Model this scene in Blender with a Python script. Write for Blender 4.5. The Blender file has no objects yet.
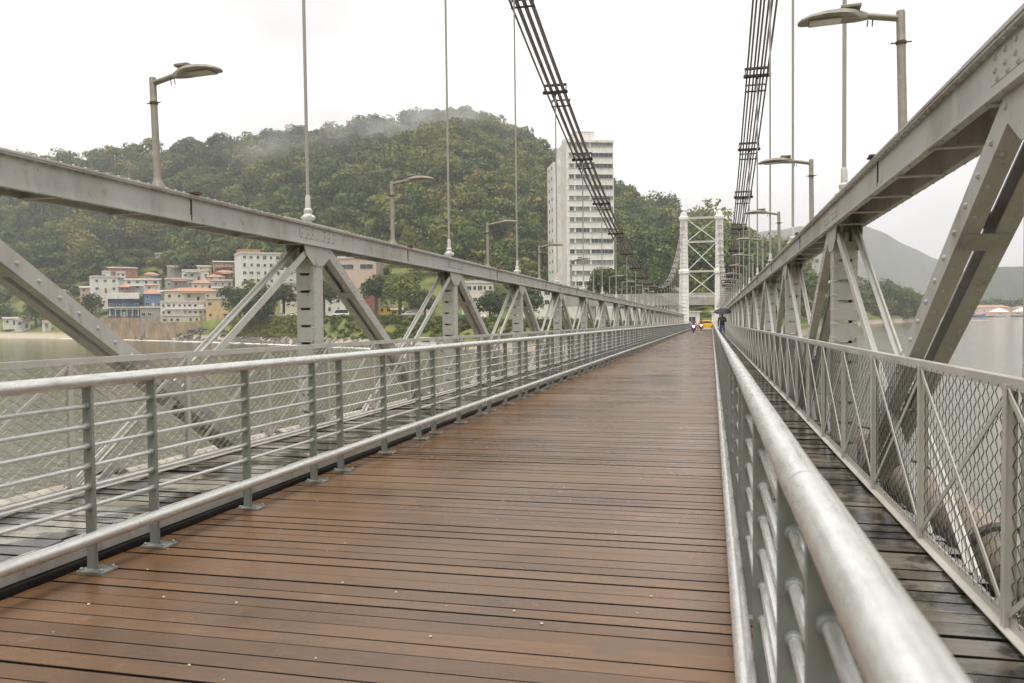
import bpy, math, random
import numpy as np
from mathutils import Vector, Matrix
R = math.radians
rng = np.random.default_rng(7)
random.seed(7)
scene = bpy.context.scene
COL = scene.collection

# ------------------------------------------------------------------ layout
F = 820.0                       # focal length in pixels of a 1024 wide frame
CAM_H = 1.366                   # eye above the deck (deck = z 0 at y 0)
WATER = CAM_H - 9.0
G = -0.0146                     # the deck falls gently away from the viewer
P = 5.3                         # truss panel
XL, XR = -4.58, 1.28            # truss planes
OFF = {-1: 8.80, 1: 8.74}       # y of truss node 0, left / right
K0, K1 = -3, 25
YEND = 143.0
CABY, CABH, CABA = 66.0, 2.86 + CAM_H, 0.00247   # cable low point
YAW = math.atan(200.0 / F)
ROLL = R(0.7)
PITCH = -math.atan((341.5 - 311.2) / F)

cam_rot = Matrix.Rotation(YAW, 3, 'Z') @ Matrix.Rotation(R(90) + PITCH, 3, 'X') @ Matrix.Rotation(-ROLL, 3, 'Z')
CAM = Vector((0, 0, CAM_H))

def ray(px, py):
    d = cam_rot @ Vector(((px - 512) / F, (341.5 - py) / F, -1))
    return d
def at(px, py, Z):
    """world point seen in direction px,py at forward distance Z"""
    return CAM + ray(px, py) * Z
def horizon_y(px):
    lo, hi = 0, 683
    for _ in range(40):
        m = (lo + hi) / 2
        if ray(px, m).z > 0: lo = m
        else: hi = m
    return (lo + hi) / 2

# ------------------------------------------------------------------ node helpers
class NT:
    def __init__(s, m):
        s.t = m.node_tree; s.n = s.t.nodes; s.l = s.t.links
    def new(s, typ, **kw):
        nd = s.n.new(typ)
        for k, v in kw.items():
            if k.startswith('i_'):
                key = k[2:]
                key = int(key) if key.isdigit() else key.replace('_', ' ')
                nd.inputs[key].default_value = v
            else: setattr(nd, k, v)
        return nd
    def link(s, a, b): s.l.new(a, b)

def ramp(nt, fac, stops):
    r = nt.new('ShaderNodeValToRGB')
    e = r.color_ramp.elements
    while len(e) < len(stops): e.new(0.5)
    for i, (p, c) in enumerate(stops):
        e[i].position = p; e[i].color = (*c, 1) if len(c) == 3 else c
    nt.link(fac, r.inputs[0]); return r.outputs[0]

def noise(nt, scale, detail=4, rough=0.55, vec=None, stretch=None, coord='Object'):
    n = nt.new('ShaderNodeTexNoise'); n.inputs['Scale'].default_value = scale
    n.inputs['Detail'].default_value = detail; n.inputs['Roughness'].default_value = rough
    if vec is None:
        tc = nt.new('ShaderNodeTexCoord'); vec = tc.outputs[coord]
    if stretch:
        mp = nt.new('ShaderNodeMapping'); mp.inputs['Scale'].default_value = stretch
        nt.link(vec, mp.inputs[0]); vec = mp.outputs[0]
    nt.link(vec, n.inputs['Vector']); return n.outputs['Fac']

def mix(nt, fac, a, b, typ='MIX'):
    m = nt.new('ShaderNodeMix', data_type='RGBA', blend_type=typ)
    for val, idx in ((fac, 0), (a, 6), (b, 7)):
        if isinstance(val, (int, float)): m.inputs[idx].default_value = val
        elif isinstance(val, tuple): m.inputs[idx].default_value = (*val, 1) if len(val) == 3 else val
        else: nt.link(val, m.inputs[idx])
    return m.outputs[2]

def mat(name, col, rough=0.6, metal=0.0, var=0.25, scale=6.0, dirt=None, dirt_amt=0.0, bump=0.0, bscale=40, stretch=None, spec=0.5, rust=0.0):
    m = bpy.data.materials.new(name); m.use_nodes = True; nt = NT(m)
    b = nt.n['Principled BSDF']; b.inputs['Roughness'].default_value = rough
    b.inputs['Metallic'].default_value = metal
    b.inputs['Specular IOR Level'].default_value = spec
    f = noise(nt, scale, 5, 0.6, stretch=stretch)
    lo = tuple(c * (1 - var) for c in col); hi = tuple(min(1, c * (1 + var)) for c in col)
    c = ramp(nt, f, [(0.3, lo), (0.7, hi)])
    if dirt:
        f2 = noise(nt, scale * 0.6 + 0.7, 8, 0.7, stretch=(1, 1, 0.35))
        k = ramp(nt, f2, [(0.5, (0, 0, 0)), (0.72, (dirt_amt,) * 3)])
        c = mix(nt, k, c, dirt)
    if rust:
        f4 = noise(nt, 7.0, 8, 0.75, stretch=(1, 1, 0.4)); f5 = noise(nt, 26.0, 5, 0.7, stretch=(1, 1, 0.5))
        c = mix(nt, ramp(nt, f4, [(0.58, (0, 0, 0)), (0.70, (rust,) * 3)]), c, (0.17, 0.105, 0.065))
        c = mix(nt, ramp(nt, f5, [(0.63, (0, 0, 0)), (0.72, (rust * 0.8,) * 3)]), c, (0.13, 0.10, 0.075))
    nt.link(c, b.inputs['Base Color'])
    rr = nt.new('ShaderNodeMapRange'); rr.inputs[3].default_value = rough * 0.8; rr.inputs[4].default_value = min(1, rough * 1.2)
    nt.link(f, rr.inputs[0]); nt.link(rr.outputs[0], b.inputs['Roughness'])
    if bump:
        f3 = noise(nt, bscale, 4, 0.6)
        bp = nt.new('ShaderNodeBump'); bp.inputs['Strength'].default_value = bump; bp.inputs['Distance'].default_value = 0.02
        nt.link(f3, bp.inputs['Height']); nt.link(bp.outputs[0], b.inputs['Normal'])
    return m

# ------------------------------------------------------------------ mesh helpers
class MB:
    def __init__(s): s.v = []; s.f = []; s.mi = []; s.m = 0
    def add(s, vs, fs):
        o = len(s.v); s.v += [tuple(p) for p in vs]
        s.f += [tuple(i + o for i in q) for q in fs]; s.mi += [s.m] * len(fs); return s
    def box(s, c, d, rot=None):
        x, y, z = d[0] / 2, d[1] / 2, d[2] / 2
        vs = [Vector((a * x, b * y, e * z)) for a in (-1, 1) for b in (-1, 1) for e in (-1, 1)]
        if rot: vs = [rot @ p for p in vs]
        c = Vector(c)
        return s.add([p + c for p in vs], [(0, 1, 3, 2), (4, 6, 7, 5), (0, 4, 5, 1), (2, 3, 7, 6), (0, 2, 6, 4), (1, 5, 7, 3)])
    def beam(s, a, b, w, h, side=(1, 0, 0)):
        """bar from a to b; w is measured along side, h across it"""
        a, b = Vector(a), Vector(b); d = (b - a).normalized()
        sx = Vector(side); sx = (sx - d * sx.dot(d)).normalized(); sy = d.cross(sx)
        vs = []
        for p in (a, b):
            for i, j in ((-1, -1), (1, -1), (1, 1), (-1, 1)): vs.append(p + sx * (i * w / 2) + sy * (j * h / 2))
        return s.add(vs, [(3, 2, 1, 0), (4, 5, 6, 7), (0, 1, 5, 4), (1, 2, 6, 5), (2, 3, 7, 6), (3, 0, 4, 7)])
    def tube(s, pts, r, n=10, caps=True):
        pts = [Vector(p) for p in pts]; rs = r if isinstance(r, (list, tuple)) else [r] * len(pts)
        vs, fs = [], []
        up = None
        for i, p in enumerate(pts):
            d = (pts[min(i + 1, len(pts) - 1)] - pts[max(i - 1, 0)]).normalized()
            if up is None: up = Vector((0, 0, 1)) if abs(d.z) < 0.9 else Vector((1, 0, 0))
            u = (up - d * up.dot(d)).normalized(); w = d.cross(u); up = u
            for k in range(n):
                t = 2 * math.pi * k / n; vs.append(p + (u * math.cos(t) + w * math.sin(t)) * rs[i])
        for i in range(len(pts) - 1):
            for k in range(n):
                a = i * n + k; b = i * n + (k + 1) % n; fs.append((a, b, b + n, a + n))
        if caps: fs.append(tuple(range(n - 1, -1, -1))); fs.append(tuple((len(pts) - 1) * n + k for k in range(n)))
        return s.add(vs, fs)
    def lathe(s, c, prof, n=14, axis='z'):
        c = Vector(c); vs, fs = [], []
        for r, h in prof:
            for k in range(n):
                t = 2 * math.pi * k / n; vs.append(c + Vector((r * math.cos(t), r * math.sin(t), h)))
        for i in range(len(prof) - 1):
            for k in range(n):
                a = i * n + k; b = i * n + (k + 1) % n; fs.append((a, b, b + n, a + n))
        fs.append(tuple(range(n - 1, -1, -1))); fs.append(tuple((len(prof) - 1) * n + k for k in range(n)))
        return s.add(vs, fs)
    def ball(s, c, r, n=8, m=5):
        r = r if isinstance(r, (tuple, list)) else (r, r, r)
        vs, fs = [], []
        for i in range(m + 1):
            th = math.pi * (0.04 + 0.92 * i / m)
            for k in range(n):
                t = 2 * math.pi * k / n
                vs.append((c[0] + r[0] * math.sin(th) * math.cos(t), c[1] + r[1] * math.sin(th) * math.sin(t), c[2] - r[2] * math.cos(th)))
        for i in range(m):
            for k in range(n):
                a = i * n + k; b = i * n + (k + 1) % n; fs.append((a, b, b + n, a + n))
        fs.append(tuple(range(n - 1, -1, -1))); fs.append(tuple(m * n + k for k in range(n)))
        return s.add(vs, fs)
    def loft(s, secs):
        n = len(secs[0]); vs = [p for q in secs for p in q]; fs = []
        for i in range(len(secs) - 1):
            for k in range(n):
                a = i * n + k; b = i * n + (k + 1) % n; fs.append((a, b, b + n, a + n))
        fs.append(tuple(range(n - 1, -1, -1))); fs.append(tuple((len(secs) - 1) * n + k for k in range(n)))
        return s.add(vs, fs)
    def prism(s, poly, axis_vec):
        a = Vector(axis_vec); return s.loft([[Vector(p) for p in poly], [Vector(p) + a for p in poly]])
    def rivet(s, c, nrm, r=0.016):
        c = Vector(c); nrm = Vector(nrm).normalized()
        u = nrm.orthogonal().normalized(); w = nrm.cross(u); vs = []
        for rr, h in ((r, 0), (r * 0.8, r * 0.55), (r * 0.35, r * 0.85)):
            for k in range(6):
                t = k * math.pi / 3; vs.append(c + (u * math.cos(t) + w * math.sin(t)) * rr + nrm * h)
        fs = []
        for i in range(2):
            for k in range(6):
                a = i * 6 + k; b = i * 6 + (k + 1) % 6; fs.append((a, b, b + 6, a + 6))
        fs.append(tuple(12 + k for k in range(6)))
        return s.add(vs, fs)
    def build(s, name, mats, parent=None, loc=None, shear=False, smooth=35, bevel=0):
        me = bpy.data.meshes.new(name)
        v = [(x, y, z + G * y) for x, y, z in s.v] if shear else s.v
        me.from_pydata(v, [], s.f)
        if not isinstance(mats, (list, tuple)): mats = [mats]
        for m in mats: me.materials.append(m)
        if len(mats) > 1: me.polygons.foreach_set('material_index', s.mi)
        me.update()
        if smooth:
            me.shade_smooth(); me.set_sharp_from_angle(angle=R(smooth))
        o = bpy.data.objects.new(name, me); COL.objects.link(o)
        if parent: o.parent = parent
        if loc is not None: o.location = loc
        if bevel:
            b = o.modifiers.new('bevel', 'BEVEL'); b.width = bevel; b.segments = 2; b.limit_method = 'ANGLE'
        return o

def tag(o, label=None, cat=None, group=None, kind=None):
    if label: o['label'] = label
    if cat: o['category'] = cat
    if group: o['group'] = group
    if kind: o['kind'] = kind
    return o
def thing(name, label, cat, loc=(0, 0, 0), rz=0.0, group=None):
    o = bpy.data.objects.new(name, None); COL.objects.link(o)
    o.empty_display_size = 0.3
    o.location = loc; o.rotation_euler = (0, 0, rz)
    return tag(o, label, cat, group)
def dup(o, parent=None, loc=None):
    c = o.copy(); COL.objects.link(c); c.parent = parent
    if loc is not None: c.location = loc
    for ch in list(o.children): dup(ch, c)
    return c
def by(y): return G * y         # bridge z offset at y

# ------------------------------------------------------------------ materials
STEEL = mat('grey_bridge_paint', (0.50, 0.488, 0.46), 0.5, 0, 0.10, 1.6, (0.24, 0.20, 0.155), 0.65, 0.05, 60, rust=0.75)
STEEL_D = mat('dull_grey_steel', (0.30, 0.285, 0.26), 0.55, 0, 0.16, 2.0, (0.12, 0.10, 0.08), 0.5, 0.08, 50)
BAR = mat('pale_bar_paint', (0.58, 0.565, 0.525), 0.5, 0, 0.08, 2.0, (0.25, 0.22, 0.18), 0.3)
FENCEP = mat('beige_fence_paint', (0.52, 0.495, 0.45), 0.5, 0, 0.10, 3.0, (0.22, 0.18, 0.13), 0.35)
WIRE = mat('backlit_fence_wire', (0.085, 0.08, 0.075), 0.5, 0.4, 0.2, 8)  # right fence: backlit look against bright water put into the wire colour
WIRE_L = mat('lit_fence_wire', (0.42, 0.41, 0.38), 0.45, 0.3, 0.15, 8)  # left fence: same wire, coloured as light as it looks over dark water
RUST = mat('rusty_steel', (0.10, 0.06, 0.04), 0.8, 0.1, 0.4, 20)
CABLE = mat('dark_cable_steel', (0.25, 0.215, 0.215), 0.55, 0.0, 0.2, 4)
CLAMP = mat('black_clamp_iron', (0.035, 0.033, 0.035), 0.55, 0.3, 0.3, 10)
ROD = mat('grey_hanger_paint', (0.38, 0.36, 0.34), 0.45, 0.2, 0.08, 3)
LAMP = mat('weathered_lamp_paint', (0.25, 0.23, 0.195), 0.55, 0.2, 0.2, 14, (0.16, 0.14, 0.10), 0.6)
LENS = mat('lamp_lens', (0.42, 0.38, 0.30), 0.25, 0, 0.15, 12)
TOWERP = mat('white_tower_paint', (0.78, 0.76, 0.72), 0.55, 0, 0.06, 1.2, (0.42, 0.38, 0.31), 0.55)
TIMBER_D = mat('shade_black_timber', (0.018, 0.016, 0.015), 0.45, 0, 0.4, 6, None, 0, 0.2, 30)  # timber blackened with the shade beside and under the deck
PIPE = mat('lagged_pipe', (0.40, 0.36, 0.30), 0.6, 0, 0.3, 5, (0.10, 0.08, 0.06), 0.8, 0.5, 14)
PIPE2 = mat('stained_pipe', (0.25, 0.21, 0.165), 0.6, 0, 0.35, 4, (0.05, 0.04, 0.03), 0.9, 0.5, 14)
BLACK = mat('black_cloth', (0.014, 0.014, 0.016), 0.7, 0, 0.3, 10)

def galv_mat():
    m = bpy.data.materials.new('galvanised_tube'); m.use_nodes = True; nt = NT(m); b = nt.n['Principled BSDF']
    vo = nt.new('ShaderNodeTexVoronoi'); vo.inputs['Scale'].default_value = 45
    tc = nt.new('ShaderNodeTexCoord'); nt.link(tc.outputs['Object'], vo.inputs['Vector'])
    f = noise(nt, 26, 8, 0.75, stretch=(1, 0.22, 1))
    f2 = noise(nt, 40, 3, 0.6, stretch=(1, 0.12, 1))
    c = ramp(nt, f, [(0.25, (0.52, 0.525, 0.51)), (0.5, (0.70, 0.70, 0.675)), (0.75, (0.80, 0.795, 0.765))])
    bwn = nt.new('ShaderNodeRGBToBW'); nt.link(vo.outputs['Color'], bwn.inputs[0]); c = mix(nt, 0.16, c, bwn.outputs[0], 'SOFT_LIGHT')
    k = ramp(nt, f2, [(0.55, (0, 0, 0)), (0.72, (0.55,) * 3)])
    c = mix(nt, k, c, (0.36, 0.36, 0.335))
    f3 = noise(nt, 3.0, 8, 0.8); c = mix(nt, ramp(nt, f3, [(0.60, (0, 0, 0)), (0.70, (0.25,) * 3)]), c, (0.36, 0.34, 0.30))
    nt.link(c, b.inputs['Base Color'])
    b.inputs['Metallic'].default_value = 0.6
    r = ramp(nt, f2, [(0.3, (0.20,) * 3), (0.7, (0.40,) * 3)]); nt.link(r, b.inputs['Roughness'])
    bp = nt.new('ShaderNodeBump'); bp.inputs['Strength'].default_value = 0.08; bp.inputs['Distance'].default_value = 0.01
    nt.link(f2, bp.inputs['Height']); nt.link(bp.outputs[0], b.inputs['Normal'])
    return m
GALV = galv_mat()
POSTM = mat('galvanised_flat_bar', (0.27, 0.285, 0.265), 0.45, 0.3, 0.18, 6, (0.17, 0.175, 0.16), 0.6)

def plank_mat(name, cols, old=False):
    m = bpy.data.materials.new(name); m.use_nodes = True; nt = NT(m); b = nt.n['Principled BSDF']
    at_ = nt.new('ShaderNodeAttribute', attribute_name='plank'); rnd = at_.outputs['Fac']
    tc = nt.new('ShaderNodeTexCoord')
    # shift the grain by plank so that no two boards match
    cmb = nt.new('ShaderNodeCombineXYZ'); mu = nt.new('ShaderNodeMath', operation='MULTIPLY'); mu.inputs[1].default_value = 57.0
    nt.link(rnd, mu.inputs[0]); nt.link(mu.outputs[0], cmb.inputs[0]); nt.link(mu.outputs[0], cmb.inputs[2])
    ad = nt.new('ShaderNodeVectorMath', operation='ADD'); nt.link(tc.outputs['Object'], ad.inputs[0]); nt.link(cmb.outputs[0], ad.inputs[1])
    grain = noise(nt, 5, 8, 0.7, vec=ad.outputs[0], stretch=(0.35, 9, 9))
    fine = noise(nt, 22, 6, 0.7, vec=ad.outputs[0], stretch=(0.25, 8, 8))
    patch = noise(nt, 0.55, 5, 0.6)
    patch2 = noise(nt, 2.3, 6, 0.7)
    c = ramp(nt, rnd, [(0.0, cols[0]), (0.5, cols[1]), (1.0, cols[2])])
    c = mix(nt, ramp(nt, grain, [(0.3, (0.0,) * 3), (0.7, (0.65,) * 3)]), c, cols[3])
    c = mix(nt, ramp(nt, fine, [(0.5, (0.0,) * 3), (0.75, (0.5,) * 3)]), c, cols[4])
    if old:
        c = mix(nt, ramp(nt, patch2, [(0.46, (0.0,) * 3), (0.54, (0.92,) * 3)]), c, (0.012, 0.011, 0.010))
        c = mix(nt, ramp(nt, noise(nt, 6, 6, 0.7, stretch=(0.5, 2.2, 1)), [(0.58, (0.0,) * 3), (0.70, (0.75,) * 3)]), c, (0.20, 0.185, 0.15))
    else:
        # worn middle of the deck, greyed by reflected sky put into the colour
        sp = nt.new('ShaderNodeSeparateXYZ'); nt.link(tc.outputs['Object'], sp.inputs[0])
        a1 = nt.new('ShaderNodeMath', operation='MULTIPLY_ADD'); a1.inputs[1].default_value = 1 / 1.85; a1.inputs[2].default_value = 1.6 / 1.85; nt.link(sp.outputs[0], a1.inputs[0])
        a2 = nt.new('ShaderNodeMath', operation='ABSOLUTE'); nt.link(a1.outputs[0], a2.inputs[0])
        a3 = nt.new('ShaderNodeMath', operation='MULTIPLY_ADD'); a3.inputs[1].default_value = 0.35; nt.link(patch2, a3.inputs[0]); nt.link(a2.outputs[0], a3.inputs[2])
        c = mix(nt, ramp(nt, a3.outputs[0], [(0.55, (0.0,) * 3), (1.0, (0.8,) * 3)]), c, mix(nt, 0.70, (0.185, 0.086, 0.028), c))
        c = mix(nt, ramp(nt, a3.outputs[0], [(0.25, (0.38,) * 3), (0.75, (0.0,) * 3)]), c, (0.115, 0.082, 0.060))
        c = mix(nt, ramp(nt, patch, [(0.42, (0.0,) * 3), (0.68, (0.4,) * 3)]), c, (0.19, 0.115, 0.062))
        c = mix(nt, ramp(nt, patch2, [(0.62, (0.0,) * 3), (0.74, (0.35,) * 3)]), c, (0.26, 0.22, 0.19))
    if not old:
        c = mix(nt, ramp(nt, noise(nt, 0.9, 7, 0.7, stretch=(0.8, 1.2, 1)), [(0.50, (0.0,) * 3), (0.68, (0.6,) * 3)]), c, (0.052, 0.032, 0.021))
    nt.link(c, b.inputs['Base Color'])
    wet = ramp(nt, patch, [(0.35, (0.20,) * 3), (0.7, (0.40,) * 3)]) if not old else ramp(nt, patch2, [(0.40, (0.14,) * 3), (0.58, (0.03,) * 3)])
    nt.link(wet, b.inputs['Roughness'])
    bp = nt.new('ShaderNodeBump'); bp.inputs['Strength'].default_value = 0.08 if old else 0.16; bp.inputs['Distance'].default_value = 0.006
    nt.link(fine, bp.inputs['Height']); nt.link(bp.outputs[0], b.inputs['Normal'])
    return m
DECKM = plank_mat('wet_brown_planks', [(0.088, 0.042, 0.017), (0.122, 0.060, 0.024), (0.165, 0.084, 0.034), (0.072, 0.038, 0.018), (0.042, 0.024, 0.014)])
WALKM = plank_mat('old_sky_paled_planks', [(0.20, 0.18, 0.145), (0.29, 0.265, 0.22), (0.38, 0.355, 0.305), (0.16, 0.142, 0.115), (0.07, 0.062, 0.05)], True)  # left boards: old grey, paled by reflected sky put into the colour

WALKR = plank_mat('old_brown_planks', [(0.10, 0.083, 0.060), (0.155, 0.130, 0.098), (0.22, 0.19, 0.145), (0.08, 0.068, 0.050), (0.03, 0.026, 0.021)], True)

# ------------------------------------------------------------------ the deck (setting)
GAPM = mat('soaked_board_edge', (0.010, 0.008, 0.007), 0.95, 0, 0.3, 5, spec=0.1)
def planks(name, x0, x1, ztop, y0, y1, wmin, wmax, gap, material, tilt=0.004, ragged=0.0, thick=0.05):
    mb = MB(); att = []
    y = y0
    while y < y1:
        w = random.uniform(wmin, wmax)
        g = gap * random.choice([0.08, 0.2, 0.35, 0.55, 0.8, 1.0, 1.3])
        dz = random.uniform(-tilt, tilt) * 0.6; t = random.uniform(-tilt, tilt)
        a = x0 + random.uniform(-ragged, ragged); b = x1 + random.uniform(-ragged, ragged)
        r = random.random(); sk = random.uniform(-0.003, 0.003)
        n0 = len(mb.f)
        e = 0.003
        ys = [y, y, y + e, y + w - e, y + w, y + w]
        zs = [ztop - thick, ztop - e, ztop, ztop, ztop - e, ztop - thick]
        A = [(a, yy - sk, zz + dz + t * (k > 2)) for k, (yy, zz) in enumerate(zip(ys, zs))]
        B = [(b, yy + sk, zz + dz - t * (k > 2) * 0.5) for k, (yy, zz) in enumerate(zip(ys, zs))]
        mb.loft([A, B]); att += [r] * (len(mb.f) - n0)
        for q in range(n0, len(mb.f)):
            if (q - n0) in (0, 1, 3, 4, 5): mb.mi[q] = 1
        y += w + g
    o = mb.build(name, [material, GAPM], shear=True, smooth=0)
    a = o.data.attributes.new('plank', 'FLOAT', 'FACE'); a.data.foreach_set('value', att)
    return tag(o, kind='structure')
planks('deck', -3.46, 0.26, 0.0, -4, YEND, 0.105, 0.150, 0.0135, DECKM, 0.0025)
planks('footway', -4.44, -3.535, 0.17, -4, YEND, 0.11, 0.16, 0.020, WALKM, 0.008, 0.03)
planks('footway', 0.36, 1.20, 0.17, -4, YEND, 0.11, 0.17, 0.016, WALKR, 0.008, 0.03)
mb = MB()
for x in (-3.53, 0.31): mb.box((x, 70, -0.10), (0.07, 148, 0.26))  # edge timbers fill the shadow gap, its shade put into their black
for x in (-3.3, -2.4, -1.6, -0.8, 0.1): mb.box((x, 70, -0.16), (0.12, 148, 0.20))
for x in (-4.3, 1.06): mb.box((x, 70, 0.0), (0.1, 148, 0.20))
tag(mb.build('deck_stringers', TIMBER_D, shear=True), kind='structure')
mb = MB()
for x, s in ((-3.555, 1), (0.33, -1)):
    mb.box((x + (0.026 if s > 0 else 0), 70, 0.103), (0.012, 148, 0.13)); mb.box((x - s * 0.03, 70, 0.104), (0.05, 148, 0.008))
tag(mb.build('footway_kerb', STEEL, shear=True), kind='structure')
mb = MB()
for k in range(K0, K1 + 1):
    y = 9.2 + P * k
    mb.box((-1.65, y, -0.46), (5.7, 0.012, 0.36)); mb.box((-1.65, y, -0.285), (5.7, 0.22, 0.012)); mb.box((-1.65, y, -0.64), (5.7, 0.22, 0.012))
tag(mb.build('deck_floor_beams', STEEL_D, shear=True), kind='structure')
# small pale fallen petals / paint drips on the planks: stuff
mb = MB()
for i in range(120):
    y = 1.6 + abs(rng.normal(0, 9)); x = rng.uniform(-3.3, 0.05); r = rng.uniform(0.003, 0.0085)
    mb.lathe((x, y, 0.004), [(r, 0), (r * 0.7, 0.003)], 6)
tag(mb.build('paint_drips', mat('white_drip', (0.46, 0.42, 0.36), 0.7), shear=True), 'small white drips and specks scattered over the brown deck planks', 'specks', kind='stuff')

# ------------------------------------------------------------------ tubular railings
MOD = 2.63
def railing(side, xb, xlow, y_first, label):
    t = thing('railing', label, 'railing', (0, 0, 0))
    y0, y1 = -3.0, YEND - 1
    s = side                         # +1: deck lies toward +x of the rail (left rail)
    L = y1 - y0
    mb = MB(); npt = 30
    n = int(L / MOD)
    for j in range(n + 1):
        a = y0 + (y_first - y0) % MOD + (j - 1) * MOD
        a0, a1 = max(a, y0), min(a + MOD, y1)
        if a1 <= a0: continue
        wob = random.uniform(-0.003, 0.003)
        mb.tube([(xb + wob, a0 + 0.005, 1.1 - 0.0375), (xb, a1 - 0.005, 1.1 - 0.0375)], 0.0375, 20)
        mb.tube([(xb, a1 - 0.03, 1.1 - 0.0375), (xb, a1 + 0.03, 1.1 - 0.0375)], 0.0345, 20)
    mb.build('top_rail', GALV, t, shear=True)
    mb = MB()
    for j in range(n + 1):
        a = y0 + (y_first - y0) % MOD + (j - 1) * MOD
        a0, a1 = max(a, y0), min(a + MOD, y1)
        if a1 <= a0: continue
        mb.tube([(xlow, a0 + 0.005, 0.205), (xlow, a1 - 0.005, 0.205)], 0.034, 18)
        mb.tube([(xlow, a1 - 0.03, 0.205), (xlow, a1 + 0.03, 0.205)], 0.031, 18)
    mb.build('bottom_rail', GALV, t, shear=True)
    for z in (0.925, 0.812, 0.70, 0.588, 0.476, 0.364):
        MB().tube([(xb, y0, z), (xb, y1, z)], 0.0125, 10).build('rail', GALV, t, shear=True)
    # one post with its base plate, copied along
    mb = MB()
    mb.box((0, 0, 0.54), (0.066, 0.014, 1.05))
    for z in (0.925, 0.812, 0.70, 0.588, 0.476, 0.364):
        mb.tube([(0, -0.030, z), (0, -0.024, z), (0, 0.024, z), (0, 0.030, z)], [0.014, 0.0195, 0.0195, 0.014], 12)
    mb.beam((0, 0, 0.205), (xlow - xb, 0, 0.205), 0.012, 0.05, (0, 1, 0))
    pm = mb.build('post', POSTM, t, bevel=0.003)
    pc = 0.03 if s > 0 else -0.01; bm_ = MB(); bm_.box((s * pc, 0, 0.008), (0.17 if s > 0 else 0.12, 0.13, 0.012))
    for dx in ((-0.035, 0.095) if s > 0 else (-0.05, 0.03)):
        for dy in (-0.045, 0.045): bm_.lathe((s * dx, dy, 0.014), [(0.012, 0), (0.012, 0.010), (0.006, 0.016)], 6)
    bp = bm_.build('base_plate', POSTM, pm)
    ys = []
    j = 0
    a = y0 + (y_first - y0) % MOD - MOD
    while a < y1:
        for d in (0.265, 1.315, 2.365):
            if y0 < a + d < y1: ys.append(a + d)
        a += MOD
    vis = [y for y in ys if y > 0.2]
    ind = vis[:100]; rest = [y for y in ys if y not in ind]
    for i, y in enumerate(ind):
        if i == 0: pm.location = (xb, y, by(y))
        else:
            c = dup(pm, t, (xb, y, by(y)))
    mb = MB()
    for y in rest: mb.box((xb, y, 0.54), (0.085, 0.014, 1.05)); mb.box((xb, y, 0.008), (0.17, 0.13, 0.012))
    tag(mb.build('posts_far', POSTM, t, shear=True), kind='stuff')
    return t
# left rail: pair of posts around y 4.9 (x 84 and x 149 in the photo)
def y_at(px, X, v=712.0): return F * X / (0.942 * (px - v)) + X * 0.244
yj = (y_at(84, -3.37) + y_at(148.6, -3.37)) / 2
railing(1, -3.37, -3.30, yj, 'galvanised tubular railing along the left edge of the brown deck, seen side on')
railing(-1, 0.164, 0.104, 1.52, 'galvanised tubular railing along the right deck edge, its top tube nearest the viewer')

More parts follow.
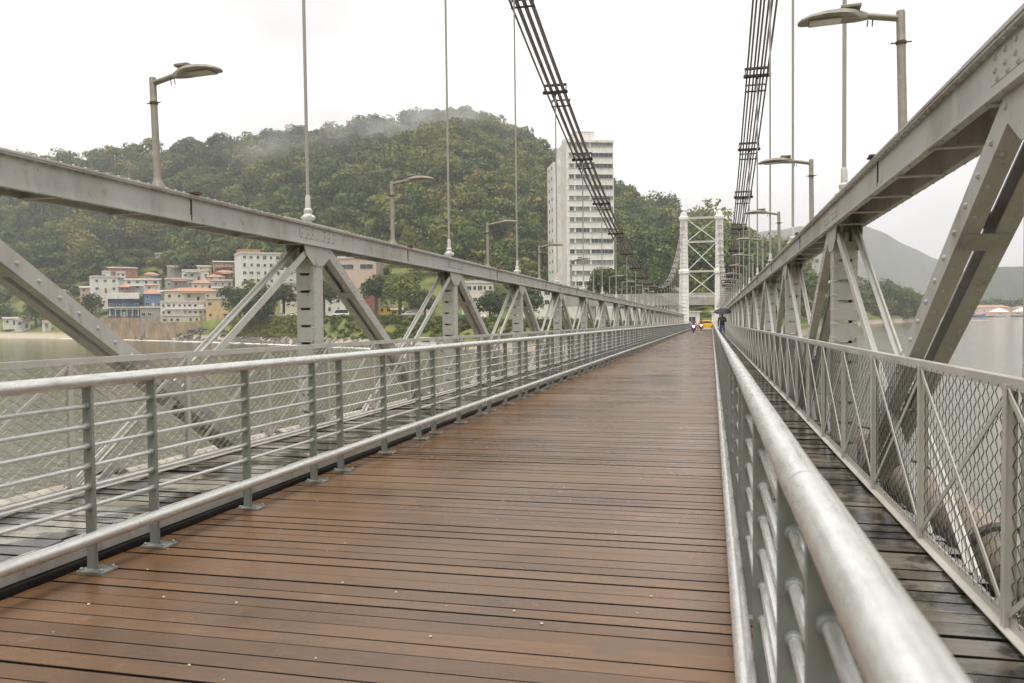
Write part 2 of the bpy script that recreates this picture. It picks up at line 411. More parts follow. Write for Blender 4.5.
# ------------------------------------------------------------------ chain link fences
BAY = P / 4
def chain_mesh(w, h, pitch=0.062, rw=0.0022):
    mb = MB(); r = rw
    n = int(w / pitch); m = int(h / (pitch * 0.58))
    vs, fs = [], []
    for i in range(n + 1):
        pts = []
        for j in range(m + 1):
            yy = i * pitch + (pitch if (j + i) % 2 else 0) * 1.06 - pitch * 0.5
            yy = min(max(yy + random.uniform(-0.004, 0.004), 0), w)
            pts.append(Vector((0.004 * (1 if (j + i) % 2 else -1), yy, j * h / m + random.uniform(-0.003, 0.003))))
        mb.tube(pts, r, 4, False)
    return mb
def fence(side, x, off, wire, label):
    t = thing('mesh_fence', label, 'fence', (0, 0, 0))
    inn = -side                       # toward the deck
    y0, y1 = -3.0, YEND - 2
    zb, zt = 0.19, 1.138
    mb = MB()
    mb.box((x, (y0 + y1) / 2, zt - 0.02), (0.006, y1 - y0, 0.045)); mb.box((x - inn * 0.022, (y0 + y1) / 2, zt + 0.0005), (0.045, y1 - y0, 0.006))
    mb.build('top_rail', FENCEP, t, shear=True)
    mb = MB(); mb.box((x, (y0 + y1) / 2, zb + 0.02), (0.006, y1 - y0, 0.05)); mb.box((x + inn * 0.02, (y0 + y1) / 2, zb - 0.004), (0.045, y1 - y0, 0.006))
    mb.build('bottom_rail', FENCEP, t, shear=True)
    h = zt - zb - 0.06
    post = MB().box((x + inn * 0.002, 0, (zt + zb) / 2 - 0.01), (0.044, 0.008, zt - zb - 0.02)).box((x + inn * 0.0265, 0, (zt + zb) / 2 - 0.01), (0.005, 0.036, zt - zb - 0.02)).build('post', FENCEP, t)
    br1 = MB().beam((x + inn * 0.007, 0, zt - 0.045), (x + inn * 0.007, BAY, zb + 0.045), 0.006, 0.026, (1, 0, 0)).build('brace', FENCEP, t, shear=True)
    br2 = MB().beam((x + inn * 0.016, 0, zb + 0.045), (x + inn * 0.016, BAY, zt - 0.045), 0.006, 0.026, (1, 0, 0)).build('brace', FENCEP, t, shear=True)
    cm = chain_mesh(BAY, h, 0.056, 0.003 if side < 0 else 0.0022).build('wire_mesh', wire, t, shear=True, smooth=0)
    nb = int((y1 - off) / BAY) + 12
    k0 = -int((off - y0) / BAY)
    ks = [k for k in range(k0, nb) if off + k * BAY + BAY < y1]
    vis = [k for k in ks if off + k * BAY > 0.2] + [k for k in ks if off + k * BAY <= 0.2]
    restm = {'p': MB(), 'b': MB(), 'w': []}
    for i, k in enumerate(vis):
        y = off + k * BAY
        if i < 100:
            if i == 0:
                for o in (post, cm): o.location = (0, y, by(y))
            else:
                dup(post, t, (0, y, by(y))); dup(cm, t, (0, y, by(y)))
        else:
            restm['p'].box((x - inn * 0.012, y, (zt + zb) / 2 - 0.01), (0.006, 0.04, zt - zb - 0.02))
            restm['w'].append(y)
        if i < 50:
            if i == 0:
                for o in (br1, br2): o.location = (0, y, by(y))
            else:
                dup(br1, t, (0, y, by(y))); dup(br2, t, (0, y, by(y)))
        else:
            restm['b'].beam((x + inn * 0.007, y, zt - 0.045), (x + inn * 0.007, y + BAY, zb + 0.045), 0.006, 0.026, (1, 0, 0))
            restm['b'].beam((x + inn * 0.016, y, zb + 0.045), (x + inn * 0.016, y + BAY, zt - 0.045), 0.006, 0.026, (1, 0, 0))
    if restm['p'].v: tag(restm['p'].build('posts_far', FENCEP, t, shear=True), kind='stuff')
    tag(restm['b'].build('braces_far', FENCEP, t, shear=True), kind='stuff')
    for q, y in enumerate(restm['w'][:1]):
        big = MB()
        for yy in restm['w']:
            m2 = chain_mesh(BAY, h, 0.09); m2.v = [(a, b + yy, c) for a, b, c in m2.v]; big.add(m2.v, m2.f)
        tag(big.build('wire_mesh_far', wire, t, shear=True, loc=(x, 0, zb + 0.03), smooth=0), kind='stuff')
    for o in t.children:
        if o.name.split('.')[0] == 'wire_mesh':
            o.location.x = x - 0.0 ; o.location.z += zb + 0.03
    return t
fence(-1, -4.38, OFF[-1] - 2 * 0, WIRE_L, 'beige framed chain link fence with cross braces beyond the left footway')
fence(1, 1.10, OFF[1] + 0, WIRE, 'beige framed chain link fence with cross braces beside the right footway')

# ------------------------------------------------------------------ stiffening trusses
ZT, ZF = CAM_H + 1.15, CAM_H + 0.905     # top of chord, bottom of its face
ZB = -0.85
def truss(side, X, label):
    off = OFF[side]; inn = -side
    t = thing('truss', label, 'truss', (X, off, by(off)))
    ya, yb = K0 * P, K1 * P
    L = yb - ya; yc = (ya + yb) / 2
    # --- top chord: two webs, top plate, angle legs, battens below, rivets
    mb = MB()
    for s in (-1, 1):
        mb.box((s * 0.120, yc, (ZT + ZF) / 2 - 0.008), (0.012, L, ZT - ZF - 0.018))
        mb.box((s * 0.145, yc, ZT - 0.024), (0.036, L, 0.012))     # upper angle leg
        mb.box((s * 0.145, yc, ZF + 0.006), (0.036, L, 0.012))
        mb.box((s * 0.129, yc, ZF + 0.040), (0.006, L, 0.055))
    mb.box((0, yc, ZT - 0.009), (0.34, L, 0.016))
    for k in range(K0, K1):
        y0 = k * P
        mb.box((0, y0, ZT + 0.006), (0.32, 1.5, 0.012))            # cover plate on the node
        for s in (-1, 1):
            mb.box((s * 0.1285, y0, (ZT + ZF) / 2 + 0.01), (0.004, 0.9, 0.12))
        n = 6
        for j in range(n):
            yy = y0 + (j + 0.5) * P / n
            mb.box((0, yy, ZF - 0.004), (0.28, 0.06, 0.008))
        if -1 <= k <= 8:
            fine = k <= 3
            st = 0.115 if fine else 0.25
            for j in range(int(P / st)):
                yy = y0 + j * st
                for s in ((inn,) if not fine else (-1, 1)):
                    mb.rivet((s * 0.147, yy, ZT - 0.030), (0, 0, -1), 0.013)
                    if fine: mb.rivet((s * 0.15, yy, ZT - 0.001), (0, 0, 1), 0.013)
                    if fine and j % 2 == 0: mb.rivet((s * 0.147, yy, ZF), (0, 0, -1), 0.013)
            for dy in (-0.42, -0.30, -0.18, 0.12, 0.24, 0.36):
                for dz in (0.085, 0.125, 0.18):
                    if (dy < 0) == (dz < 0.1) or dz > 0.15 or True:
                        mb.rivet((inn * 0.1305, y0 + dy + 0.03 * (dz > 0.1), ZF + dz), (inn, 0, 0), 0.014)
    mb.build('top_chord', STEEL, t, shear=True)
    # splice strips between chord lengths
    sp = MB()
    sp.box((inn * 0.1295, 0, (ZT + ZF) / 2 - 0.003), (0.010, 0.014, 0.19))
    sp.box((inn * 0.15, 0.0, ZT + 0.008), (0.08, 0.14, 0.012)); sp.box((inn * 0.16, 0.05, ZT + 0.02), (0.04, 0.05, 0.025))
    sp0 = sp.build('joint_strip', RUST, t, shear=True)
    # --- bottom chord
    mb = MB()
    for s in (-1, 1):
        mb.box((s * 0.13, yc, ZB), (0.014, L, 0.24)); mb.box((s * 0.10, yc, ZB + 0.125), (0.07, L, 0.012)); mb.box((s * 0.10, yc, ZB - 0.125), (0.07, L, 0.012))
    mb.build('bottom_chord', STEEL_D, t, shear=True)
    # --- post: two flanged channels with batten plates
    def post_mb():
        mb = MB(); z0, z1 = ZB + 0.1, ZF + 0.02; zc = (z0 + z1) / 2; h = z1 - z0
        for s in (-1, 1):
            mb.box((s * 0.105, 0, zc), (0.012, 0.20, h))
            for q in (-1, 1):
                mb.box((s * 0.085, q * 0.106, zc), (0.052, 0.012, h))
        z = z0 + 0.2
        while z < z1 - 0.1:
            for q in (-1, 1):
                mb.box((0, q * 0.115, z), (0.19, 0.008, 0.172))
            z += 0.20
        z = z0 + 0.12
        while z < z1:
            for s in (-1, 1):
                for q in (-1, 1):
                    mb.rivet((s * 0.09, q * 0.119 if False else q * 0.112, z), (0, q, 0), 0.013)
                    mb.rivet((s * 0.111, q * 0.07, z), (s, 0, 0), 0.013)
            z += 0.14
        # gusset plates under the chord
        for s in (-1, 1):
            gp = [(s * 0.1135, -0.36, ZF + 0.05), (s * 0.1135, 0.36, ZF + 0.05), (s * 0.1135, 0.30, ZF - 0.10), (s * 0.1135, 0.12, ZF - 0.22), (s * 0.1135, -0.12, ZF - 0.22), (s * 0.1135, -0.30, ZF - 0.10)]
            mb.prism(gp, (s * 0.008, 0, 0))
        return mb
    po = post_mb().build('post', STEEL, t)
    # --- heavy diagonal: top at node, foot at next node
    def diag_mb():
        mb = MB(); a = Vector((0, 0.16, ZF + 0.03)); b = Vector((0, P - 0.10, ZB + 0.10)); d = (b - a).normalized()
        nrm = Vector((1, 0, 0)).cross(d)          # across the bar in the truss plane
        for s in (-1, 1):
            o = Vector((s * 0.112, 0, 0))
            mb.beam(a + o, b + o, 0.012, 0.125, (1, 0, 0))
            for q in (-1, 1):
                o2 = Vector((s * 0.069, 0, 0)) + nrm * (q * 0.0565)
                mb.beam(a + o2, b + o2, 0.074, 0.012, (1, 0, 0))
        Ld = (b - a).length; n = 3
        for j in range(n):
            p = a + d * (Ld * (j + 0.5) / n)
            for q in (-1, 1):
                mb.beam(p - d * 0.065 + nrm * (q * 0.0665), p + d * 0.065 + nrm * (q * 0.0665), 0.20, 0.008, (1, 0, 0))
        j = 0.15
        while j < Ld:
            p = a + d * j
            for s in (-1, 1):
                mb.rivet(p + Vector((s * 0.118, 0, 0)), (s, 0, 0), 0.017)
                for q in (-1, 1): mb.rivet(p + Vector((s * 0.085, 0, 0)) + nrm * (q * 0.0625), nrm * q, 0.015)
            j += 0.21
        return mb
    dg = diag_mb().build('diagonal', STEEL, t, shear=True)
    # --- pair of slender tension bars, top at node, foot at previous node
    def tie_mb(s):
        mb = MB()
        a = (s * 0.098, -0.02, ZF + 0.06); b = (s * 0.098, -P + 0.15, ZB + 0.10)
        mb.beam(a, b, 0.014, 0.075, (1, 0, 0)); 
        a2, b2 = Vector(a) + Vector((s * -0.02, 0.0, 0)), Vector(b) + Vector((s * -0.02, 0.0, 0))
        mb.beam(a2, b2, 0.045, 0.012, (1, 0, 0))
        return mb
    tie = {s: tie_mb(s).build('tie_bar', BAR, t, shear=True) for s in (-1, 1)}
    first = True
    for k in range(K0, K1):
        y = k * P; l = (0, y, by(y))
        if first:
            for o in (po, dg, tie[-1], tie[1]): o.location = l
            ym = y + P * 0.545; sp0.location = (0, ym, by(ym)); first = False
        else:
            for o in (po, dg, tie[-1], tie[1]): dup(o, t, l)
            ym = y + P * 0.545; dup(sp0, t, (0, ym, by(ym)))
    return t
truss(-1, XL, 'grey riveted stiffening truss with crossed diagonals on the left side of the bridge')
truss(1, XR, 'grey riveted stiffening truss with crossed diagonals on the right side of the bridge')

# ------------------------------------------------------------------ main cables, hangers, clamps
def cab_z(y): return CABH + CABA * (y - CABY) ** 2 + by(y)
TY = 142.4
def cable(side, X, label):
    off = OFF[side]
    t = thing('suspension_cable', label, 'cable', (X, 0, 0))
    ys = list(np.linspace(-8, TY, 60))
    for i, cx in enumerate(np.linspace(-0.28, 0.28, 7)):
        zo = 0.055 * (1 if i % 2 else -1)
        MB().tube([(cx, y, cab_z(y) + zo) for y in ys] + [(cx, TY + 30, cab_z(TY) - 11 + zo)], 0.028, 6).build('strand', CABLE, t)
    mb = MB()
    mb.box((0, 0, -0.115), (0.76, 0.10, 0.06)); mb.box((0, 0, 0.115), (0.68, 0.09, 0.045))
    for s in (-1, 1):
        mb.tube([(s * 0.33, 0, -0.17), (s * 0.33, 0, 0.15)], 0.016, 8); mb.box((s * 0.33, 0, -0.115), (0.07, 0.10, 0.07))
    mb.box((0, 0, -0.16), (0.08, 0.08, 0.07))
    sp = MB()
    sp.box((0, 0, -0.10), (0.60, 0.05, 0.03)); sp.box((0, 0, 0.10), (0.60, 0.05, 0.03))
    for s in (-1, 1): sp.tube([(s * 0.28, 0, -0.12), (s * 0.28, 0, 0.12)], 0.013, 6)
    first = None; sp0 = None
    for k in range(K0 + 1, K1):
        y = off + k * P; z = cab_z(y)
        sl = math.atan(2 * CABA * (y - CABY))
        if first is None: c = first = mb.build('clamp', CLAMP, t)
        else: c = dup(first, t)
        c.location = (0, y, z); c.rotation_euler = (sl, 0, 0)
        if sp0 is None: e = sp0 = sp.build('spacer', CLAMP, t)
        else: e = dup(sp0, t)
        e.location = (0, y + 0.95, cab_z(y + 0.95)); e.rotation_euler = (sl, 0, 0)
        zb = ZT + by(y); 
        h = MB()
        h.tube([(0, 0, zb + 0.25), (0, 0, z - 0.15)], 0.020 if k < 6 else 0.024, 8)
        hg = h.build('hanger', ROD, t, loc=(0, y, 0))
        s = MB()
        s.lathe((0, 0, zb + 0.01), [(0.065, 0), (0.065, 0.015), (0.04, 0.04), (0.04, 0.06), (0.062, 0.08), (0.064, 0.11), (0.045, 0.135), (0.05, 0.15), (0.05, 0.18), (0.032, 0.20), (0.030, 0.33), (0.022, 0.35)], 10)
        for q in (-1, 1): s.ball((0.0, q * 0.062, zb + 0.095), 0.030, 8, 5); s.ball((q * 0.062, 0, zb + 0.095), 0.030, 8, 5)
        s.build('socket', STEEL, hg)
    return t
cable(-1, XL, 'dark bundled suspension cable sweeping down past the white apartment tower, left of the deck')
cable(1, XR, 'dark bundled suspension cable rising steeply against the sky above the right truss')

# ------------------------------------------------------------------ street lamps on the trusses
def make_lamp(side):
    inn = -side
    t = thing('street_lamp', '', 'street lamp', (0, 0, 0), 0, 'street lamps along the bridge trusses')
    mb = MB()
    mb.lathe((0, 0, 0), [(0.085, 0), (0.085, 0.012), (0.045, 0.09), (0.034, 0.13), (0.033, 1.08), (0.028, 1.09)], 14)
    po = mb.build('pole', LAMP, t)
    MB().lathe((0, 0, 0.83), [(0.036, 0), (0.040, 0.004), (0.040, 0.024), (0.036, 0.028)], 14).tube([(-0.075, 0, 0.846), (0.075, 0, 0.846)], 0.006, 6).build('clamp_band', RUST, po)
    ar = MB().tube([(0, 0, 1.03), (inn * 0.22, 0.0, 1.075), (inn * 0.30, 0.0, 1.09)], 0.026, 12).build('arm', LAMP, t)
    MB().tube([(inn * 0.20, 0, 1.05), (inn * 0.205, 0, 0.995)], 0.005, 6).tube([(inn * 0.235, 0.01, 1.05), (inn * 0.24, 0.01, 1.0)], 0.005, 6).build('bolt', RUST, ar)
    secs = []
    for u, w, zt, zb in ((0.24, 0.028, 1.108, 1.058), (0.29, 0.040, 1.13, 1.055), (0.33, 0.085, 1.135, 1.065), (0.42, 0.11, 1.150, 1.075), (0.55, 0.115, 1.145, 1.082), (0.66, 0.10, 1.130, 1.080), (0.73, 0.065, 1.108, 1.074), (0.755, 0.03, 1.09, 1.072)):
        zm = zb + 0.35 * (zt - zb)
        secs.append([(inn * u, -w, zm), (inn * u, -w * 0.9, zb), (inn * u, w * 0.9, zb), (inn * u, w, zm), (inn * u, w * 0.7, zt - 0.12 * (zt - zb)), (inn * u, 0, zt), (inn * u, -w * 0.7, zt - 0.12 * (zt - zb))])
    if inn < 0: secs = [list(reversed(q)) for q in secs]
    hd = MB().loft(secs).build('lamp_head', LAMP, t, smooth=50)
    d = MB().box((inn * 0.36, 0, 1.158), (0.15, 0.13, 0.03)); d.build('driver_box', LAMP, hd, bevel=0.008)
    l = MB().box((inn * 0.55, 0, 1.072), (0.24, 0.15, 0.014)); l.build('lens', LENS, hd, bevel=0.004)
    return t
ords = ['nearest', 'second', 'third', 'fourth', 'fifth', 'sixth', 'seventh', 'eighth', 'ninth', 'tenth', 'eleventh', 'twelfth']
for side, X, nm in ((-1, XL, 'left'), (1, XR, 'right')):
    first = None
    for k in range(-1, K1 - 1):
        y = OFF[side] + (k + 0.5) * P + (-0.03 if side < 0 else 0.06)
        if first is None: L = first = make_lamp(side)
        else: L = dup(first)
        L.location = (X, y, ZT + by(y) - 0.001)
        tip = rng.normal(0, 0.6)
        L.rotation_euler = (R(rng.normal(0, 0.5)), R(tip - (1.4 if k == -1 and side < 0 else (1.0 if k == -1 else 0))), R(rng.normal(0, 4)))
        L.scale = (0.88,) * 3
        i = k + 1
        if i < len(ords):
            L['label'] = (f'{ords[i]} grey bracket lamp standing on the {nm} truss' if i == 0 else f'grey bracket lamp on the {nm} truss, {ords[i]} one from the viewer')
        else: L['label'] = f'tiny far grey bracket lamp on the {nm} truss, among those close to the white tower'
        L['group'] = f'street lamps along the {nm} truss'

# ------------------------------------------------------------------ lagged pipes outside the trusses
for side, X, lab in ((-1, XL - 0.55, 'thick pale lagged pipe running outside the left truss, seen through the fence'), (1, XR + 0.62, 'thick stained lagged pipe running outside the right truss below fence height')):
    t = thing('pipe', lab, 'pipe', (X, 0, 0))
    ysn = np.arange(-3, YEND, 0.9)
    zz = -0.12 if side < 0 else -0.25
    MB().tube([(random.uniform(-.008, .008), y, zz + random.uniform(-.008, .008)) for y in ysn], [0.21 + random.uniform(-.012, .012) for _ in ysn], 16).build('pipe_run', PIPE if side < 0 else PIPE2, t, shear=True)
    b = MB()
    b.tube([(0, -0.05, zz), (0, 0.05, zz)], 0.235, 18); b.box((side * -0.25, 0, zz - 0.26), (0.7, 0.08, 0.06))
    b0 = b.build('strap', mat('dark_strap', (0.05, 0.045, 0.04), 0.6), t)
    for i, y in enumerate(np.arange(OFF[side] - P, YEND - 3, P / 2)):
        o = b0 if i == 0 else dup(b0, t); o.location = (0, y, by(y))

# ------------------------------------------------------------------ the far white tower
def tower():
    y = TY + 0.8; zb = by(y)
    t = thing('bridge_tower', 'white riveted portal tower with cross braces at the far end of the bridge', 'tower', (0, y, zb))
    HT = 19.6
    cx = [XL, XR]
    for X in cx:
        mb = MB()
        mb.box((X, 0, -2.0), (2.1, 2.2, 4.0))
        legs = [(0.0, 1.62), (9.3, 1.48), (9.5, 1.78), (10.0, 1.78), (10.15, 1.36), (HT - 1.1, 1.18), (HT - 1.0, 1.55), (HT - 0.55, 1.62), (HT - 0.45, 1.1), (HT, 1.1)]
        secs = []
        for z, w in legs: secs.append([(X - w / 2, -w / 2, z), (X + w / 2, -w / 2, z), (X + w / 2, w / 2, z), (X - w / 2, w / 2, z)])
        mb.loft(secs)
        for z in np.arange(0.8, HT - 1.3, 0.62):       # lattice battens standing proud of the leg faces
            w = 1.56 - 0.15 * z / 9 if z < 9.2 else 1.34 - 0.18 * (z - 10) / 8.5
            if 9.2 < z < 10.3: continue
            for s in (-1, 1):
                mb.box((X, s * w / 2, z), (w * 0.86, 0.14, 0.14)); mb.box((X + s * w / 2, 0, z), (0.14, w * 0.86, 0.14))
        lg = mb.build('leg', TOWERP, t, smooth=0)
        MB().lathe((X, 0, HT - 0.02), [(0.5, 0), (0.5, 0.25), (0.3, 0.35), (0.3, 0.6), (0.42, 0.7), (0.32, 0.95), (0.12, 1.2), (0.05, 1.5)], 10).build('finial', TOWERP, lg)
    xa, xb = cx[0] + 0.6, cx[1] - 0.6
    lev = [5.6, 9.8, 14.8, HT - 0.75]
    for z in lev: MB().box(((xa + xb) / 2, 0, z), (xb - xa, 0.4, 0.22)).box(((xa + xb) / 2, 0, z + 0.15), (xb - xa, 0.55, 0.06)).build('cross_beam', TOWERP, t)
    for a, b in zip(lev[:-1], lev[1:]):
        MB().beam((xa, 0.06, a + .2), (xb, 0.06, b - .2), 0.06, 0.13, (0, 1, 0)).build('brace', TOWERP, t)
        MB().beam((xa, -0.06, b - .2), (xb, -0.06, a + .2), 0.06, 0.13, (0, 1, 0)).build('brace', TOWERP, t)
tower()


# ------------------------------------------------------------------ water and land
def water_mat():
    m = bpy.data.materials.new('murky_water'); m.use_nodes = True; nt = NT(m); b = nt.n['Principled BSDF']
    f = noise(nt, 0.012, 4, 0.6)
    c = ramp(nt, f, [(0.35, (0.062, 0.060, 0.032)), (0.65, (0.095, 0.090, 0.052))])
    nt.link(c, b.inputs['Base Color']); b.inputs['Roughness'].default_value = 0.08; b.inputs['IOR'].default_value = 1.33
    n1 = noise(nt, 0.55, 5, 0.6, stretch=(1, 1.8, 1)); n2 = noise(nt, 0.09, 3, 0.5)
    ad = nt.new('ShaderNodeMath', operation='MULTIPLY_ADD'); ad.inputs[1].default_value = 0.5; nt.link(n1, ad.inputs[0]); nt.link(n2, ad.inputs[2])
    bp = nt.new('ShaderNodeBump'); bp.inputs['Strength'].default_value = 0.6; bp.inputs['Distance'].default_value = 0.4
    nt.link(ad.outputs[0], bp.inputs['Height']); nt.link(bp.outputs[0], b.inputs['Normal'])
    return m
mb = MB(); S = 9000
mb.add([(-S, -600, WATER), (S, -600, WATER), (S, S, WATER), (-S, S, WATER)], [(0, 1, 2, 3)])
tag(mb.build('water', water_mat(), smooth=0), kind='structure')

ALPHA0 = -YAW            # azimuth of the view direction (x = sin, y = cos)
def az(px): return ALPHA0 - math.atan((512 - px) / F) if False else math.atan((px - 512) / F) - YAW
# image column : shore distance, foot of the hill, ridge distance, land height above water, skyline row (tree tops)
TAB = [(-700, 470, 560, 950, 3, 215), (-300, 430, 470, 760, 2.5, 190), (-60, 385, 410, 690, 2.2, 163), (0, 362, 385, 660, 2.2, 157), (60, 340, 352, 650, 2.6, 152),
       (84, 332, 345, 645, 4.5, 151), (107, 322, 336, 640, 6.2, 148), (150, 300, 318, 630, 6.5, 141), (190, 284, 302, 620, 6.5, 137), (240, 262, 292, 600, 7.2, 133),
       (300, 236, 280, 590, 7.6, 127), (360, 214, 270, 580, 7.6, 120), (400, 200, 262, 575, 7.4, 113), (430, 192, 258, 570, 7.2, 107), (455, 184, 254, 560, 7, 105),
       (490, 175, 262, 555, 6.8, 112), (520, 168, 270, 550, 6.6, 126), (550, 162, 275, 540, 6.4, 142), (600, 155, 262, 520, 6, 164), (650, 149, 235, 490, 5.7, 186),
       (700, 146, 200, 465, 5.5, 203), (735, 146, 192, 450, 5.5, 212), (765, 180, 205, 440, 4.5, 227), (790, 230, 255, 435, 3.5, 244), (820, 300, 320, 440, 3.6, 259),
       (850, 390, 405, 470, 3.6, 275), (880, 450, 462, 520, 3.6, 280), (905, 470, 480, 530, 3.6, 284), (925, 478, 486, 520, 3.4, 294), (940, 484, 490, 515, 1.2, 309), (955, 490, 500, 515, -2, 330), (1400, 490, 500, 515, -3, 340)]
TAB = np.array(TAB, float)
def tab(px, c): return np.interp(px, TAB[:, 0], TAB[:, c])
hzn_cache = {}
def sky_h(px, row, Z):
    """height above water of a point on image row at forward distance Z"""
    return (CAM + ray(px, row) * Z).z - WATER
from functools import lru_cache
@lru_cache(None)
def ridge_h(px): 
    zr = float(tab(px, 3)); r = sky_h(px, float(tab(px, 5)), zr)
    return max(-3.0, r - (float(np.interp(px, [560, 630, 720, 800], [20, 25, 23, 22])) if px < 840 else 7.0 if px < 935 else 0))
NZ = rng.normal(size=(8, 3))
def bumps(x, y):
    v = 0
    for i in range(8):
        k = 0.012 * 1.5 ** i
        v += math.sin(x * k * NZ[i, 0] * 2 + y * k * NZ[i, 1] * 2 + NZ[i, 2] * 9) / 1.5 ** i
    return v
def land_h(px, Z):
    zs, zf, zr, hb = (float(tab(px, c)) for c in (1, 2, 3, 4))
    px_r = round(px)
    hr = ridge_h(px_r)
    if Z < zs: return -3 * min(1, (zs - Z) / 12)
    bank = 16 if 225 < px < 700 else 5
    e = min(1.0, (Z - zs) / bank); e = e * e * (3 - 2 * e)
    if Z <= zf: return hb * e + 0.15
    u = (Z - zf) / max(1, zr - zf)
    if u <= 1:
        w_ = math.sin(math.pi * min(1, u)) ** 1.3 * (min(1, u * 3) if 60 < px < 260 else 1)
        return hb * e + 0.15 + (hr - hb) * u ** float(np.interp(px, [-300, 40, 90, 225, 300], [1.05, 1.15, 1.42, 1.42, 1.04])) + (2.2 * bumps(px * 0.9, Z * 1.1) - 1.5) * w_ * (1 if px < 840 else 0.2)
    return max(-4, hr - (u - 1) * (zr - zf) * 0.55)
def pos(px, Z):
    """world x, y of image column px at forward distance Z, on the land"""
    a = az(px); r = Z / math.cos(a + YAW)
    return r * math.sin(a), r * math.cos(a)
def ground(px, Z):
    x, y = pos(px, Z); return Vector((x, y, WATER + land_h(px, Z)))

def land_mat():
    m = bpy.data.materials.new('land_cover'); m.use_nodes = True; nt = NT(m); b = nt.n['Principled BSDF']; b.inputs['Roughness'].default_value = 0.9
    f = noise(nt, 0.11, 6, 0.65); f2 = noise(nt, 0.9, 5, 0.6)
    g = ramp(nt, f, [(0.3, (0.05, 0.07, 0.014)), (0.5, (0.11, 0.135, 0.022)), (0.68, (0.17, 0.17, 0.03))])
    g = mix(nt, ramp(nt, f2, [(0.45, (0,) * 3), (0.7, (0.55,) * 3)]), g, (0.10, 0.075, 0.04))
    # sand close to the water, by height
    geo = nt.new('ShaderNodeNewGeometry'); sx = nt.new('ShaderNodeSeparateXYZ'); nt.link(geo.outputs['Position'], sx.inputs[0])
    mr = nt.new('ShaderNodeMapRange'); mr.inputs[1].default_value = WATER + 1.6; mr.inputs[2].default_value = WATER + 2.6; nt.link(sx.outputs[2], mr.inputs[0])
    sand = ramp(nt, f2, [(0.3, (0.30, 0.25, 0.18)), (0.7, (0.42, 0.36, 0.28))])
    nt.link(mix(nt, mr.outputs[0], sand, g), b.inputs['Base Color'])
    return m
LAND = land_mat()
cols = list(np.arange(-700, 1000, 10.0))
us = np.concatenate([[-0.06, -0.02], np.linspace(0, 1, 44), [1.1, 1.3, 1.8]])
vs_, fs_ = [], []
for i, px in enumerate(cols):
    zs, zf, zr = (float(tab(px, c)) for c in (1, 2, 3))
    zz = np.concatenate([[zs - 14, zs - 4], np.linspace(zs, zf, 9)[:-1], np.linspace(zf, zr, 40), zr + np.array([15, 60, 200, 400])])
    for z in zz: vs_.append(tuple(ground(px, z)))
    n = len(zz)
for i in range(len(cols) - 1):
    for j in range(n - 1):
        a = i * n + j; fs_.append((a, a + n, a + n + 1, a + 1))
mb = MB(); mb.add(vs_, fs_)
tag(mb.build('hill', LAND, smooth=180), kind='structure')

# unseen ridge behind the viewer, added to block low sky light
vs, fs = [], []
for i, x in enumerate(np.linspace(-190, 190, 39)):
    for j, y in enumerate(np.linspace(-124, -14, 12)):
        q = math.sin(math.pi * min(1, max(0, (y + 124) / 110))) ** 0.7
        h = (5.5 + 34 * q * (1 - (abs(x) / 200) ** 3)) * (1 + 0.08 * bumps(x * 2, y * 2)) if abs(x) > 9 or y < -36 else 4.6
        vs.append((x, y, WATER + max(-1.0, h - (6 if j in (0, 11) else 0))))
for i in range(38):
    for j in range(11):
        a = i * 12 + j; fs.append((a, a + 12, a + 13, a + 1))
tag(MB().add(vs, fs).build('unseen_rear_ridge', LAND, smooth=180), kind='structure')

# far hazy hills across the water on the right
def far_hill(name, pts, Z0, depth, treeh, material):
    """pts: (column, skyline row); a real ridge with a foot at the water"""
    vs, fs = [], []
    cols = np.arange(pts[0][0], pts[-1][0] + 1, 6.0)
    xs = [p[0] for p in pts]; ys = [p[1] for p in pts]
    m = 26
    for px in cols:
        row = float(np.interp(px, xs, ys)) + 1.3 * bumps(px * 3.1, Z0) * 0.6
        hr = sky_h(px, row, Z0 + depth)
        for j in range(m):
            u = j / (m - 8)
            Z = Z0 + depth * u
            h = hr * min(1, u) ** 1.1 if u <= 1 else hr * max(-0.1, 1 - (u - 1) * 2.6)
            if u <= 1: h += math.sin(math.pi * u) * hr * 0.05 * bumps(px * 2.3, Z * 0.4)
            x, y = pos(px, Z); vs.append((x, y, WATER - 0.5 + h))
    for i in range(len(cols) - 1):
        for j in range(m - 1):
            a = i * m + j; fs.append((a, a + m, a + m + 1, a + 1))
    mb = MB(); mb.add(vs, fs); o = mb.build(name, material, smooth=180)
    return tag(o, kind='structure')
FORESTM = mat('far_forest', (0.055, 0.06, 0.04), 0.9, 0, 0.55, 0.05, None, 0, 1.0, 0.09)
far_hill('far_hill', [(560, 330), (660, 270), (740, 236), (800, 226), (835, 222), (862, 225), (880, 231), (900, 241), (922, 252), (945, 263), (968, 275), (990, 288), (1012, 297), (1060, 306), (1100, 312)], 1500, 500, 8, FORESTM)
far_hill('far_hill', [(900, 309), (925, 300), (940, 289), (955, 276), (972, 270), (992, 267), (1006, 265), (1030, 267), (1070, 262), (1150, 260), (1250, 268), (1350, 284), (1430, 300), (1500, 322)], 830, 260, 8, mat('far_forest_green', (0.04, 0.05, 0.026), 0.9, 0, 0.7, 0.07, None, 0, 1.0, 0.12))

